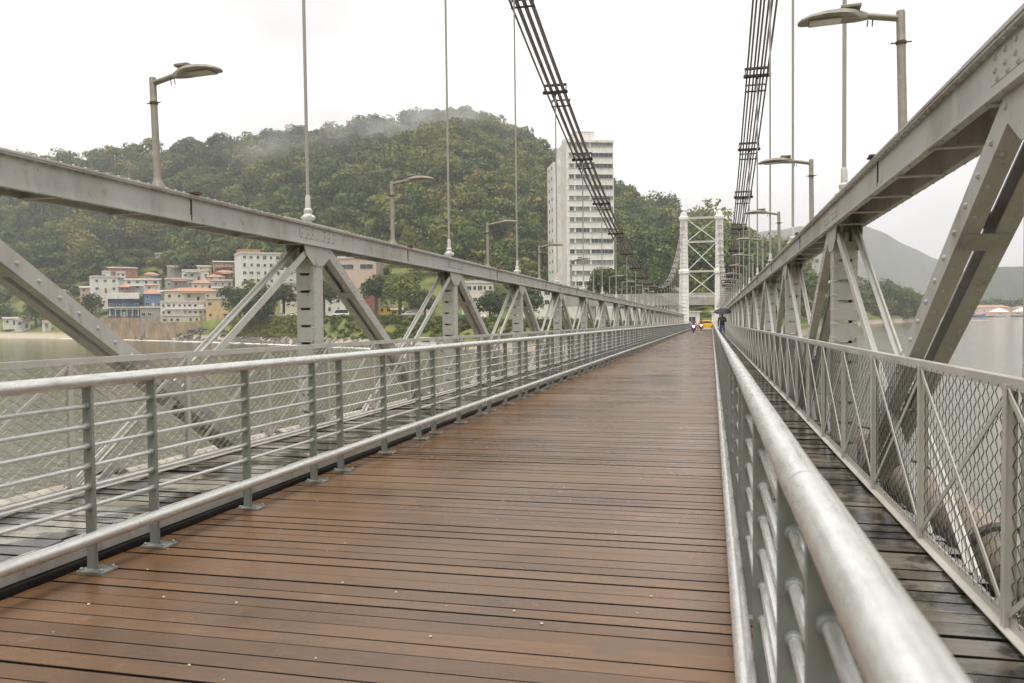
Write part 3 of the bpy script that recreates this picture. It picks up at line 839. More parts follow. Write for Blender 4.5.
# ------------------------------------------------------------------ foliage
def leaf_mat():
    m = bpy.data.materials.new('foliage'); m.use_nodes = True; nt = NT(m); b = nt.n['Principled BSDF']
    b.inputs['Roughness'].default_value = 0.65; b.inputs['Specular IOR Level'].default_value = 0.25
    at_ = nt.new('ShaderNodeAttribute', attribute_name='tint')
    c = ramp(nt, at_.outputs['Fac'], [(0.0, (0.022, 0.036, 0.008)), (0.3, (0.046, 0.074, 0.014)), (0.6, (0.092, 0.124, 0.021)), (0.85, (0.155, 0.175, 0.028)), (1.0, (0.21, 0.175, 0.05))])
    nt.link(c, b.inputs['Base Color'])
    tr = nt.new('ShaderNodeBsdfTranslucent'); nt.link(c, tr.inputs[0])
    ms = nt.new('ShaderNodeMixShader'); ms.inputs[0].default_value = 0.22
    nt.link(b.outputs[0], ms.inputs[1]); nt.link(tr.outputs[0], ms.inputs[2]); nt.link(ms.outputs[0], nt.n['Material Output'].inputs[0])
    return m
LEAF = leaf_mat()
BARK = mat('bark', (0.10, 0.08, 0.06), 0.9, 0, 0.3, 3)
def crown_arrays(c, rad, nleaf, size, tint, squash=0.8, lobes=7, low=-0.15):
    """leaf-cluster quads over several lobes; returns verts (n*4,3) and tint per face"""
    lob = rng.normal(size=(lobes, 3)); lob /= np.linalg.norm(lob, axis=1)[:, None]
    lob[:, 2] = np.abs(lob[:, 2]) * (0.75 - low) + low
    lc = lob * rad * rng.uniform(0.35, 0.72, (lobes, 1)); lr = rad * rng.uniform(0.34, 0.58, lobes); lt = rng.normal(scale=0.085, size=lobes)
    k = rng.integers(0, lobes, nleaf)
    d = rng.normal(size=(nleaf, 3)); d[:, 2] += 0.35; d /= np.linalg.norm(d, axis=1)[:, None]
    p = lc[k] + d * (lr[k] * rng.uniform(0.72, 1.08, nleaf))[:, None]
    p[:, 2] *= squash
    nrm = d + rng.normal(scale=0.45, size=(nleaf, 3)); nrm /= np.linalg.norm(nrm, axis=1)[:, None]
    a = np.cross(nrm, rng.normal(size=(nleaf, 3))); a /= np.linalg.norm(a, axis=1)[:, None]
    b = np.cross(nrm, a)
    s = size * rng.uniform(0.55, 1.25, (nleaf, 1)); e = s * rng.uniform(0.5, 0.95, (nleaf, 1))
    q = np.stack([p - a * s, p - b * e, p + a * s * 0.9, p + b * e], 1) + np.asarray(c)[None, None, :]
    t = np.clip(tint + rng.normal(scale=0.08, size=nleaf) + lt[k], 0, 1)
    return q.reshape(-1, 3), t
def leaf_object(name, arrs, parent=None, loc=None):
    v = np.concatenate([a[0] for a in arrs]); t = np.concatenate([a[1] for a in arrs])
    nf = len(t); me = bpy.data.meshes.new(name)
    me.vertices.add(len(v)); me.vertices.foreach_set('co', v.astype(np.float32).ravel())
    me.loops.add(nf * 4); me.loops.foreach_set('vertex_index', np.arange(nf * 4, dtype=np.int32))
    me.polygons.add(nf); me.polygons.foreach_set('loop_start', np.arange(0, nf * 4, 4, dtype=np.int32))
    me.materials.append(LEAF); me.update(); me.validate()
    at_ = me.attributes.new('tint', 'FLOAT', 'FACE'); at_.data.foreach_set('value', t.astype(np.float32))
    o = bpy.data.objects.new(name, me); COL.objects.link(o)
    if parent: o.parent = parent
    if loc is not None: o.location = loc
    return o

HOUSE_SPOTS = []      # (px, Z, radius) kept clear of trees

# ------------------------------------------------------------------ houses
WALLC = {'navy': mat('dark_blue_paint', (0.045, 0.07, 0.13), 0.7, 0, 0.2, 1.0),
         'white': mat('white_render', (0.66, 0.64, 0.60), 0.8, 0, 0.10, 0.5, (0.34, 0.31, 0.26), 0.7),
         'cream': mat('cream_render', (0.60, 0.54, 0.44), 0.8, 0, 0.10, 0.7, (0.35, 0.30, 0.24), 0.5),
         'ochre': mat('ochre_render', (0.58, 0.42, 0.24), 0.8, 0, 0.10, 0.7, (0.35, 0.26, 0.16), 0.5),
         'pink': mat('pinkish_render', (0.55, 0.40, 0.33), 0.8, 0, 0.10, 0.7, (0.33, 0.25, 0.20), 0.5),
         'brick': mat('bare_brick', (0.36, 0.17, 0.095), 0.9, 0, 0.25, 1.2, (0.25, 0.20, 0.17), 0.5),
         'grey': mat('bare_cement', (0.33, 0.31, 0.28), 0.9, 0, 0.2, 0.8, (0.15, 0.14, 0.12), 0.6),
         'blue': mat('blue_paint', (0.13, 0.20, 0.34), 0.7, 0, 0.12, 1.0),
         'yellow': mat('yellow_paint', (0.80, 0.52, 0.03), 0.6, 0, 0.10, 1.0),
         'beige': mat('beige_render', (0.46, 0.37, 0.29), 0.8, 0, 0.10, 0.6),
         'red': mat('red_brown_paint', (0.28, 0.10, 0.06), 0.8, 0, 0.2, 0.8)}
ROOFC = {'tile': mat('clay_tile', (0.36, 0.20, 0.125), 0.85, 0, 0.3, 1.5, (0.2, 0.13, 0.09), 0.5), 'asb': mat('fibre_cement_sheet', (0.34, 0.32, 0.29), 0.85, 0, 0.25, 1.0),
         'slab': mat('concrete_slab', (0.48, 0.45, 0.41), 0.85, 0, 0.15, 0.8)}
GLASS = mat('dark_window_glass', (0.035, 0.04, 0.045), 0.15, 0, 0.3, 0.6)
FRAME = mat('window_frame_paint', (0.55, 0.54, 0.50), 0.6, 0, 0.1, 2)
def window(t, c, w_, h_, rotz=0.0, frame=FRAME):
    """window in a wall that faces local -y (rotz 0); c is on the wall face"""
    rot = Matrix.Rotation(rotz, 3, 'Z')
    mb = MB(); th = 0.09
    for q in ((0, -0.03, h_ / 2, w_ + th, th), (0, -0.03, -h_ / 2, w_ + th + 0.1, th)):
        mb.box(Vector(c) + rot @ Vector(q[:3]), (q[3], 0.12, q[4]), rot)
    for q in (-1, 1): mb.box(Vector(c) + rot @ Vector((q * w_ / 2, -0.02, 0)), (th, 0.10, h_ - th), rot)
    if w_ > 1.1: mb.box(Vector(c) + rot @ Vector((0, -0.02, 0)), (0.06, 0.08, h_ - th), rot)
    f = mb.build('window', frame, t, smooth=0)
    MB().box(Vector(c) + rot @ Vector((0, -0.012, 0)), (w_, 0.02, h_), rot).build('pane', GLASS, f, smooth=0)
def house(label, cat, pxl, pxr, ytop, ybot, Z, wall, roof='slab', storeys=2, ncol=3, yaw=0, depth=None, name='house', ww=1.1, wh=1.1, ztop_wall=None, base_down=7.0, pos_row=None):
    pm = (pxl + pxr) / 2
    W_ = (pxr - pxl) * Z / F * 0.97
    top = (CAM + ray(pm, ytop) * Z).z; bot = (CAM + ray(pm, ybot) * Z).z
    H = top - bot; D = depth or max(6.0, W_ * 0.7)
    x, y = pos(pm, Z); a = az(pm)
    t = thing(name, label, cat, (x, y, bot), -a + R(yaw))
    HOUSE_SPOTS.append((pm, Z + D / 2, max(W_, D) * 0.75))
    rh = 0.0
    if roof in ('tile', 'asb'): rh = min(H * 0.28, 1.9 if roof == 'tile' else 0.9)
    Hw = H - rh
    MB().box((0, D / 2, (Hw - base_down) / 2), (W_, D, Hw + base_down)).build('wall', WALLC[wall], t, smooth=0)
    o = 0.45
    mb = MB()
    if roof == 'tile':
        n = W_ / 2 + o; mb.add([(-n, -o, Hw), (n, -o, Hw), (n, D + o, Hw), (-n, D + o, Hw), (-n + min(n, D / 2) * 0.9, D / 2, Hw + rh), (n - min(n, D / 2) * 0.9, D / 2, Hw + rh)], [(0, 1, 5, 4), (1, 2, 5), (2, 3, 4, 5), (3, 0, 4), (3, 2, 1, 0)])
        mb.box((0, D / 2, Hw - 0.07), (2 * n, D + 2 * o, 0.13))
    elif roof == 'asb':
        n = W_ / 2 + o; mb.prism([(-n, -o, Hw + 0.01), (-n, D + o, Hw + rh), (-n, D + o, Hw + rh + 0.15), (-n, -o, Hw + 0.16)], (2 * n, 0, 0))
    else:
        mb.box((0, D / 2, Hw + 0.06), (W_ + 0.5, D + 0.5, 0.16))
        mb.box((0, -0.1, Hw + 0.45), (W_ + 0.1, 0.15, 0.62)); mb.box((-W_ / 2, D / 2, Hw + 0.45), (0.15, D, 0.6)); mb.box((W_ / 2, D / 2, Hw + 0.45), (0.15, D, 0.6))
    r = mb.build('roof', ROOFC[roof], t, smooth=0)
    if roof == 'slab' and random.random() < 0.6:
        MB().lathe((W_ * random.uniform(-0.3, 0.3), D * 0.6, Hw + 0.15), [(0.7, 0), (0.8, 0.9), (0.85, 1.0), (0.3, 1.15)], 12).build('water_tank', WALLC['blue'], r)
    sh = Hw / storeys
    for s in range(storeys):
        for c in range(ncol):
            cx = (c + 0.5) / ncol * W_ - W_ / 2 + random.uniform(-0.1, 0.1)
            w2 = min(ww, W_ / ncol * 0.7) * random.uniform(0.7, 1.25); h2 = min(wh, sh * 0.55) * random.uniform(0.8, 1.2)
            if name == 'house' and random.random() < 0.14: continue
            if s == 0 and c == ncol // 2 and name == 'house':
                d = MB().box((cx, -0.03, min(1.05, sh * 0.4)), (0.95, 0.08, min(2.1, sh * 0.78))).build('door', random.choice([FRAME, WALLC['red'], WALLC['grey'], GLASS]), t, smooth=0)
                continue
            window(t, (cx, 0, s * sh + sh * 0.56), w2, h2)
        side = -1 if pm > 512 else 1
        for q in range(max(1, int(D / 4))):
            window(t, (side * W_ / 2, (q + 0.5) * D / max(1, int(D / 4)), s * sh + sh * 0.56), min(ww, 1.2), min(wh, sh * 0.5), R(90 * side))
    if name == 'house' and storeys > 1 and random.random() < 0.7:
        q = random.uniform(0.45, 0.95) * W_; x0 = random.uniform(-1, 1) * (W_ - q) / 2
        bal = MB().box((x0, -0.6, sh + 0.02), (q, 1.2, 0.16)).build('balcony', ROOFC['slab'], t, smooth=0)
        b = MB().box((x0, -1.16, sh + 0.98), (q, 0.05, 0.06))
        for i in range(int(q / 0.35) + 1): b.box((x0 - q / 2 + 0.03 + i * (q - 0.06) / int(q / 0.35), -1.16, sh + 0.5), (0.05, 0.05, 0.9))
        b.build('rail', FRAME, bal, smooth=0)
    if name == 'house' and random.random() < 0.55:
        q = random.uniform(0.3, 0.6) * W_; x0 = random.uniform(-1, 1) * (W_ - q) / 2; zz = sh * 0.95 - 0.1
        MB().prism([(x0 - q / 2, -1.6, zz - 0.35), (x0 - q / 2, 0, zz), (x0 - q / 2, 0, zz + 0.08), (x0 - q / 2, -1.6, zz - 0.27)], (q, 0, 0)).build('awning', random.choice([ROOFC['asb'], ROOFC['tile'], WALLC['grey']]), t, smooth=0)
    return t, W_, D, Hw

# --- waterfront row
t, W_, D, Hw = house('white flat roofed house with dark blue lower storeys above the brown sea wall', 'house', 110, 139.5, 294.5, 317, 326, 'navy', 'slab', 3, 5, -4, ww=1.3, wh=1.2, base_down=5)
MB().box((0, -0.35, Hw - 0.75), (W_ + 0.2, 0.9, 1.9)).build('parapet', WALLC['white'], t, smooth=0)
MB().box((0, -0.55, Hw * 0.42), (W_ + 0.1, 1.1, 0.5)).build('balcony', WALLC['white'], t, smooth=0)
for q in range(6): MB().box((-W_ / 2 + 0.6 + q * (W_ - 1.2) / 5, -0.12, Hw * 0.2), (0.5, 0.16, Hw * 0.34)).build('pilaster', WALLC['white'], t, smooth=0)
house('long white two storey waterfront house with a row of square windows', 'house', 163, 208, 302.5, 316, 302, 'white', 'slab', 2, 9, 3, ww=0.9, wh=0.9, base_down=7)
house('ochre waterfront house joined to the right end of the long white house', 'house', 207.5, 229, 299, 321, 300, 'ochre', 'slab', 2, 3, 3, base_down=6)
house('house with a clay tile hip roof and blue painted front behind the waterfront', 'house', 146, 162, 289, 308, 330, 'blue', 'tile', 2, 3, 6, base_down=6)
house('broad cream house under a wide clay tile hip roof above the long white house', 'house', 167, 222, 287, 302, 326, 'cream', 'tile', 1, 6, 2, base_down=6)
house('low grey terrace house with a rusty awning at the foot of the waterfront', 'house', 142, 165, 308, 322, 306, 'grey', 'slab', 1, 4, 2, base_down=5)
house('cream house with columns standing on the retaining wall below the white house', 'house', 163, 200, 316, 324.5, 299, 'cream', 'slab', 1, 6, 2, base_down=4)
# --- up the slope
house('white two storey house with balconies at the left end of the hillside cluster', 'house', 95, 119, 277.5, 293, 362, 'white', 'slab', 2, 3, 10)
house('small white box house perched above the left end of the cluster', 'house', 104, 112, 272.5, 280, 378, 'white', 'slab', 1, 2, -8)
house('bare brick house with a grey sheet roof highest on the left of the cluster', 'house', 112, 139, 266.5, 279, 390, 'brick', 'asb', 1, 3, 8)
house('white house with dark balcony openings in the middle of the hillside cluster', 'house', 127, 160, 278, 290, 356, 'white', 'asb', 2, 4, -6)
house('pale pink house under a sheet roof between white hillside houses', 'house', 146, 160, 272, 281, 388, 'pink', 'tile', 1, 2, 6)
house('weathered cement house with a flat roof behind the clay tile roofs', 'house', 168, 194, 279.5, 290, 352, 'grey', 'slab', 1, 4, 4)
house('wide white house with a stepped flat roof high above the cream tile house', 'house', 184, 210, 271, 281, 376, 'white', 'slab', 1, 4, -3)
house('white gabled house among grey roofs right of the cluster', 'house', 194, 214, 280, 291, 348, 'white', 'tile', 1, 3, 4)
house('cream house with sheet roof at the right end of the hillside cluster', 'house', 209, 226, 274, 285, 362, 'cream', 'tile', 2, 2, 6)
house('orange brick house uppermost beside the white apartment block', 'house', 216, 236, 260.5, 272, 380, 'brick', 'asb', 2, 3, 5)
house('red roofed brick house just below the uppermost brick house', 'house', 218, 236, 270, 279, 366, 'brick', 'tile', 1, 3, 4)
house('grey cement house with dark openings below the brick houses', 'house', 214, 234, 281, 294, 340, 'grey', 'slab', 2, 3, 2)
house('lone small cream house in the trees high above the village', 'house', 158, 169, 252.5, 258, 440, 'cream', 'asb', 1, 3, 0)
house('pink tower like house in the trees left of the blue fronted house', 'house', 58, 67, 291, 303, 360, 'pink', 'slab', 2, 1, 4)
house('small white hut on the beach under the left truss diagonal', 'house', 17, 30, 320, 328, 372, 'white', 'slab', 1, 2, 3, base_down=2)
house('low white beach house at the far left', 'house', 5, 18, 317, 325, 380, 'white', 'asb', 1, 2, 3, base_down=2)
house('small white kiosk on the sand right of the beach hut', 'house', 43, 51, 322, 328, 358, 'white', 'slab', 1, 1, 0, base_down=2)
for (lab, a, b, yt, yb, Z, wl, rf, st, nc) in (
    ('tiny brick house squeezed left of the blue fronted house', 121, 131, 284, 295, 350, 'brick', 'tile', 2, 2),
    ('small cream house with sheet roof above the blue tiled house', 148, 159, 283, 291, 346, 'cream', 'tile', 1, 2),
    ('low grey shed between the clay tile roofs', 158, 169, 290, 297, 338, 'grey', 'asb', 1, 2),
    ('narrow white house under the bare brick house', 118, 127, 273, 281, 382, 'white', 'slab', 2, 2),
    ('beige house half hidden by trees left of the cluster', 82, 95, 286, 298, 366, 'beige', 'asb', 2, 2),
    ('small ochre house above the cream house with sheet roof', 200, 213, 265, 272, 386, 'ochre', 'asb', 1, 2),
    ('bare cement house highest above the wide white house', 170, 184, 267, 275, 394, 'grey', 'slab', 1, 2),
    ('low white annex right of the white gabled house', 214, 226, 286, 296, 336, 'white', 'asb', 2, 2)):
    house(lab, 'house', a, b, yt, yb, Z, wl, rf, st, nc, random.uniform(-8, 8), base_down=6)
# --- blocks along the street
t, W_, D, Hw = house('white four storey apartment block with a bare brick top floor', 'apartment block', 243, 303, 254.5, 285, 318, 'white', 'slab', 4, 9, 14, name='apartment_block', ww=1.2, wh=1.2, base_down=8, depth=12)
MB().box((-W_ / 2 + 4.0, D / 2, Hw + 1.0), (7.5, D * 0.6, 1.9)).build('top_floor', WALLC['brick'], t, smooth=0)
house('beige concrete building with one long dark window behind the street trees', 'building', 338, 378, 258.5, 296, 285, 'beige', 'slab', 2, 2, -12, name='building', ww=5.5, wh=2.0, base_down=8, depth=14)
house('cream building with dark openings left of the beige building', 'building', 282, 306, 283, 306, 286, 'cream', 'slab', 2, 4, 5, name='building', base_down=4)
house('white shop with graffiti below the beige building', 'shop', 326, 352, 297, 314, 276, 'white', 'slab', 2, 3, 0, name='shop', base_down=4)
house('red brown shop front beside the yellow kiosk', 'shop', 364, 380, 288, 312, 268, 'red', 'asb', 2, 2, 2, name='shop', base_down=4)
house('yellow fronted shop under a street tree', 'shop', 379, 399, 306, 315, 264, 'yellow', 'slab', 1, 3, 0, name='shop', base_down=3)
house('bright yellow street kiosk between the parked cars', 'kiosk', 392, 403, 308, 315.5, 262, 'yellow', 'asb', 1, 2, 0, name='kiosk', base_down=3, depth=4)
house('white low house behind the truss right of the leafy street tree', 'house', 408, 432, 294, 312, 256, 'white', 'asb', 2, 3, 0, base_down=3)
house('cream shop row seen between the truss posts under the hill', 'shop', 462, 494, 283, 306, 250, 'cream', 'slab', 2, 6, -4, name='shop', base_down=4)
house('white building with a dark upper window band left of the white tower block', 'building', 512, 552, 288, 308, 232, 'white', 'slab', 2, 5, 0, name='building', ww=3.2, wh=1.3, base_down=4)
house('low white building at the foot of the tall apartment tower', 'building', 612, 652, 292, 312, 215, 'white', 'slab', 2, 6, 0, name='building', base_down=4)
house('pale building beside the cable low point near the white bridge tower', 'building', 648, 680, 291, 318, 190, 'cream', 'slab', 2, 5, 0, name='building', base_down=4)

# --- the tall apartment tower
GLASS2 = mat('grey_window_glass', (0.15, 0.147, 0.135), 0.25, 0, 0.45, 0.5)
def high_rise():
    Z = 246; a = az(591.5); x, y = pos(591.5, Z); yw = R(12.5)
    top = (CAM + ray(591, 141.5) * Z).z; bot = WATER + 6
    H = top - bot; W_ = 14.4; D = 17.0
    t = thing('high_rise', 'tall white apartment tower with dark horizontal window bands against the forest', 'apartment tower', (x, y, bot), -a + yw)
    HOUSE_SPOTS.append((591, Z + 10, 15))
    wm = WALLC['white']; n = 14; fh = 3.18
    z0 = H - n * fh
    mb = MB(); mb.box((0, D / 2, H / 2), (W_, D, H)); mb.box((0, -0.12, H - 0.35), (W_ + 0.3, 0.3, 0.7)); mb.build('wall', wm, t, smooth=0)
    for k in range(n):
        zc = z0 + k * fh + fh * 0.62
        f = MB()
        f.box((0, -0.06, zc + 0.64), (W_ - 1.2, 0.14, 0.06)); f.box((0, -0.08, zc - 0.64), (W_ - 1.2, 0.18, 0.07))
        segs = [-W_ / 2 + 0.9, -W_ / 2 + 2.3, -W_ / 2 + 2.8, -W_ / 2 + 7.0, -W_ / 2 + 7.5, W_ / 2 - 0.3]
        xx = segs[0]
        while xx < segs[-1]:
            f.box((xx, -0.04, zc), (0.05, 0.07, 1.2)); xx += random.choice([0.9, 1.2, 1.5])
        w = f.build('window_band', FRAME, t, smooth=0)
        for i in range(0, 6, 2):
            aa, bb = segs[i], segs[i + 1]
            MB().box(((aa + bb) / 2, -0.02, zc), (bb - aa, 0.05, 1.24)).build('pane', random.choice([GLASS, GLASS2, GLASS2]), w, smooth=0)
        window(t, (-W_ / 2, 8.0, zc), 0.7, 0.8, R(-90))
    b = MB(); b.box((-W_ / 2 + 6.2, 6, H + 1.5), (6.0, 6, 3.2)); b.box((-W_ / 2 + 6.2, 6, H + 3.15), (6.3, 6.3, 0.2)); b.box((-W_ / 2 + 2.5, 8, H + 0.8), (4, 4, 1.8)); b.build('roof_house', wm, t, smooth=0)
    # rear wing on the left with balconies
    b = MB(); HW = H - 5.2; b.box((-W_ / 2 - 1.3, 13.0, HW / 2), (2.6, 11, HW)); wing = b.build('wing', wm, t, smooth=0)
    for k in range(13):
        zc = HW - (k + 0.55) * 3.18
        for q in range(2): MB().box((-W_ / 2 - 2.61, 10 + q * 5, zc + 0.2), (0.05, 1.3, 1.0)).build('pane', GLASS2, wing, smooth=0)
high_rise()

# --- sea walls
def sea_wall(label, pxl, pxr, ZA, ZB_, ytl, ytr, drop, m):
    a = pos(pxl, ZA); b = pos(pxr, ZB_); za = (CAM + ray(pxl, ytl) * ZA).z; zb = (CAM + ray(pxr, ytr) * ZB_).z
    mb = MB(); d = Vector((b[0] - a[0], b[1] - a[1], 0)).normalized(); nr = Vector((-d.y, d.x, 0)) * 0.8
    A, B = Vector((*a, za)), Vector((*b, zb)); lo = WATER - 1
    def q(p, z): return Vector((p[0], p[1], z))
    mb.loft([[q(a, lo), q(a, za), q(a, za) + nr, q(a, lo) + nr], [q(b, lo), q(b, zb), q(b, zb) + nr, q(b, lo) + nr]])
    L = (B - A).length; n = int(L / 6)
    for i in range(n + 1):
        p = A.lerp(B, i / n); mb.box((p.x, p.y, (lo + p.z) / 2 - 0.2), (0.3, 0.12, p.z - lo - 0.3))
        mb.box((p.x + nr.x * .5, p.y + nr.y * .5, p.z + 0.45), (0.12, 0.12, 0.9))
    mb.beam(A + Vector((0, 0, .85)) + nr * .5, B + Vector((0, 0, .85)) + nr * .5, 0.12, 0.10, (0, 0, 1))
    return tag(mb.build('sea_wall', m, smooth=0), label, 'wall')
WALLM = mat('stained_sea_wall', (0.30, 0.22, 0.14), 0.9, 0, 0.35, 0.3, (0.10, 0.075, 0.05), 0.85, 0.3, 3)
sea_wall('long brown stained sea wall with posts on top beside the blue fronted house', 86, 141, 326, 305, 318, 317.5, 8, WALLM)
sea_wall('mottled brown retaining wall over the rocks below the long white house', 146, 201, 300, 283, 322, 323, 6, WALLM)

# --- rocks along the shore: uncountable
ROCK = mat('shore_rock', (0.14, 0.125, 0.105), 0.9, 0, 0.45, 0.8)
mb = MB()
for i in range(1500):
    px = rng.uniform(135, 660); zs = float(tab(px, 1)); Z = zs + rng.uniform(-1, 5) * (1 if px > 225 else 0.7) - (0.5)
    g = ground(px, Z); r = rng.uniform(0.35, 1.0) * (1.0 if px < 420 else 0.7)
    o = len(mb.v); mb.ball((g.x, g.y, max(g.z, WATER) + r * 0.1), (r * rng.uniform(.7, 1.3), r * rng.uniform(.7, 1.3), r * rng.uniform(.5, .9)), 6, 4)
    for j in range(o, len(mb.v)):
        v = mb.v[j]; mb.v[j] = (v[0] + rng.normal(0, .13 * r), v[1] + rng.normal(0, .13 * r), v[2] + rng.normal(0, .13 * r))
tag(mb.build('rocks', ROCK, smooth=0), 'band of dark rip rap rocks along the left shoreline', 'rocks', kind='stuff')
# surf line
FOAM = mat('foam', (0.75, 0.73, 0.68), 0.8, 0, 0.1, 0.5)
mb = MB()
for px in np.arange(60, 420, 0.7):
    if rng.random() < 0.55:
        Z = float(tab(px, 1)) - rng.uniform(0.5, 6) * (1.6 if 185 < px < 235 else 1); x, y = pos(px, Z); r = rng.uniform(0.4, 1.6)
        mb.lathe((x, y, WATER + 0.01), [(r, 0), (r * .6, .06)], 7)
tag(mb.build('surf', FOAM), 'white surf washing along the foot of the rocks', 'surf', kind='stuff')

# --- street on the bank and the cars
ROADM = mat('asphalt', (0.055, 0.054, 0.052), 0.85, 0, 0.2, 0.5)
mb = MB(); rows = []
for px in np.arange(225, 661, 15):
    zf = float(tab(px, 2)); zs = float(tab(px, 1)); za = zs + 19; zb = min(zf + 2, za + 9)
    rows.append((pos(px, za), pos(px, zb), land_h(px, za) + WATER + 0.25))
vs2 = []; 
for a, b, h in rows: vs2 += [(*a, h), (*b, h)]
mb.add(vs2, [(2 * i, 2 * i + 2, 2 * i + 3, 2 * i + 1) for i in range(len(rows) - 1)])
tag(mb.build('road', ROADM, smooth=0), kind='structure')
TYRE = mat('tyre_rubber', (0.02, 0.02, 0.02), 0.8); 
LIGHTM = mat('headlight_glass', (0.7, 0.7, 0.68), 0.2, 0, 0.05, 5)
def car(label, px, Z, paint, yaw=0, zoff=None, van=False, base=None):
    if base is None: g = ground(px, Z); g.z = WATER + land_h(px, Z) + 0.28
    else: g = Vector(base)
    t = thing('parked_car', label, 'van' if van else 'car', g, -az(px) + R(yaw))
    L, W_, H = (4.2, 1.75, 1.45) if not van else (4.9, 1.9, 2.2)
    # body: side outline extruded across, waist tucked
    low = [(-L / 2, 0.35), (-L / 2 + 0.05, 0.75), (-L / 2 + 0.9, 0.92), (L / 2 - 0.7, 0.95), (L / 2 - 0.05, 0.85), (L / 2, 0.4), (L / 2 - 0.3, 0.25), (-L / 2 + 0.3, 0.25)]
    body = MB().loft([[(x, y * W_ / 2, z) for x, z in low] for y in (-0.94, 0.94)]).build('body', paint, t, bevel=0.06)
    if van: cab = [(-L / 2 + 0.35, 0.9), (-L / 2 + 1.05, H - 0.08), (-L / 2 + 1.3, H), (L / 2 - 0.15, H), (L / 2 - 0.05, 0.93)]
    else: cab = [(-L / 2 + 0.85, 0.9), (-L / 2 + 1.55, H - 0.04), (-L / 2 + 1.9, H), (L / 2 - 1.35, H - 0.02), (L / 2 - 0.45, 0.93)]
    MB().loft([[(x, y * W_ / 2 * 0.86, z) for x, z in cab] for y in (-1, 1)]).build('cabin', paint, t, bevel=0.05)
    for s in (-1, 1):
        wn = [(cab[0][0] + 0.25, 0.97), (cab[1][0] + 0.08, H - 0.16), (cab[3][0] - 0.1, H - 0.16), (cab[4][0] - 0.22, 0.97)]
        MB().prism([(x, s * W_ / 2 * 0.862, z) for x, z in wn], (0, s * 0.012, 0)).build('window', GLASS, t, smooth=0)
    a, b = Vector((cab[0][0] + 0.08, 0, 0.98)), Vector((cab[1][0] - 0.02, 0, H - 0.14)); off = Vector((-0.035, 0, 0.03))
    MB().beam(a + off, b + off, W_ * 0.74, 0.012, (0, 1, 0)).build('windscreen', GLASS, t, smooth=0)
    for s in (-1, 1):
        for x in (-L / 2 + 0.8, L / 2 - 0.8):
            w = MB().tube([(x, s * (W_ / 2 - 0.2), 0.31), (x, s * (W_ / 2 - 0.02), 0.31)], 0.31, 16).build('wheel', TYRE, t)
            MB().tube([(x, s * (W_ / 2 - 0.03), 0.31), (x, s * (W_ / 2 - 0.005), 0.31)], 0.18, 12).build('rim', ROD, w)
        MB().box((-L / 2 + 0.02, s * 0.6, 0.68), (0.08, 0.32, 0.14)).build('headlight', LIGHTM, t, bevel=0.02)
    return t
PW = mat('white_car_paint', (0.75, 0.75, 0.74), 0.3, 0, 0.04, 1); PD = mat('dark_car_paint', (0.04, 0.045, 0.05), 0.3, 0, 0.1, 1); PS = mat('silver_car_paint', (0.42, 0.43, 0.44), 0.3, 0.4, 0.06, 1)
PY = mat('orange_taxi_paint', (0.85, 0.44, 0.01), 0.35, 0, 0.05, 1); PG = mat('green_car_paint', (0.03, 0.20, 0.16), 0.35, 0, 0.05, 1)
def street_z(px): return float(tab(px, 1)) + 23
car('white van parked under the dark tree left of the tall truss post', 268, street_z(268), PW, 4, van=True)
car('white car parked right of the white van above the grassy bank', 292, street_z(292), PW, 2)
car('silver car parked beside the left truss post', 281, street_z(281), PS, 4)
car('white van in front of the shop with graffiti', 341, street_z(341), PW, 0, van=True)
car('silver car parked right of the yellow kiosk', 409, street_z(409), PS, 3)
car('dark car parked left of the yellow fronted shop', 370, street_z(370), PD, 3)
car('white car between truss posts under the cream shop row', 478, street_z(478), PW, 0)
car('green car parked on the street near the third truss post', 455, street_z(455), PG, 0)

# --- individual trees by the shore and street
def tree(label, px, Z, H, rad, tint, group=None, name='tree', nl=900, size=0.42, squash=0.85, zb=None, lobes=9):
    g = ground(px, Z)
    t = thing(name, label, 'tree', g, 0, group)
    mb = MB(); tr = 0.035 * H
    top = H - rad * 0.9
    mb.tube([(0, 0, -0.6), (0.05 * H * .3, 0, top * 0.5), (0.02 * H, 0.01 * H, top), (0.0, 0.02 * H, H - rad * 0.4)], [tr * 1.25, tr, tr * 0.75, tr * 0.3], 8)
    for k in range(6):
        a = k * 1.05 + rng.uniform(0, .5); z0 = top * rng.uniform(0.75, 1.05)
        mb.tube([(0.02 * H, 0, z0), (math.cos(a) * rad * 0.35, math.sin(a) * rad * 0.35, z0 + rad * 0.3), (math.cos(a) * rad * 0.65, math.sin(a) * rad * 0.65, z0 + rad * 0.75)], [tr * 0.5, tr * 0.33, tr * 0.12], 6)
    mb.build('trunk', BARK, t)
    leaf_object('crown', [crown_arrays((0, 0, H - rad * squash * 1.12), rad, int(nl * 1.25), size, tint, squash * 1.1, lobes + 5, -0.75)], t)
    HOUSE_SPOTS.append((px, Z, rad * 0.8))
    return t
tree('round dark tree in front of the white apartment block, left of the tall truss post', 259, 264, 13.5, 6.6, 0.16, nl=2400)
tree('bushy dark tree right of the brown sea wall cluster by the tie bars', 240, 282, 12, 5.4, 0.2, nl=1600)
tree('small dark tree close against the left truss post', 284, 270, 12.5, 5.0, 0.18, nl=1600)
tree('dark leafy street tree right of the left truss post', 324, 262, 13.5, 5.2, 0.26, nl=1700)
tree('bright green street tree shading the yellow shop', 400, 252, 14.5, 6.4, 0.66, nl=2200)
tree('dark tree between the beige building and the bright green tree', 376, 258, 14, 5.2, 0.16, nl=1600)
tree('low green tree right of the bright green tree behind the truss', 425, 244, 9, 4.0, 0.38, nl=1000)
tree('dark round tree behind the second truss post', 490, 222, 8.5, 4.4, 0.2, nl=1200)
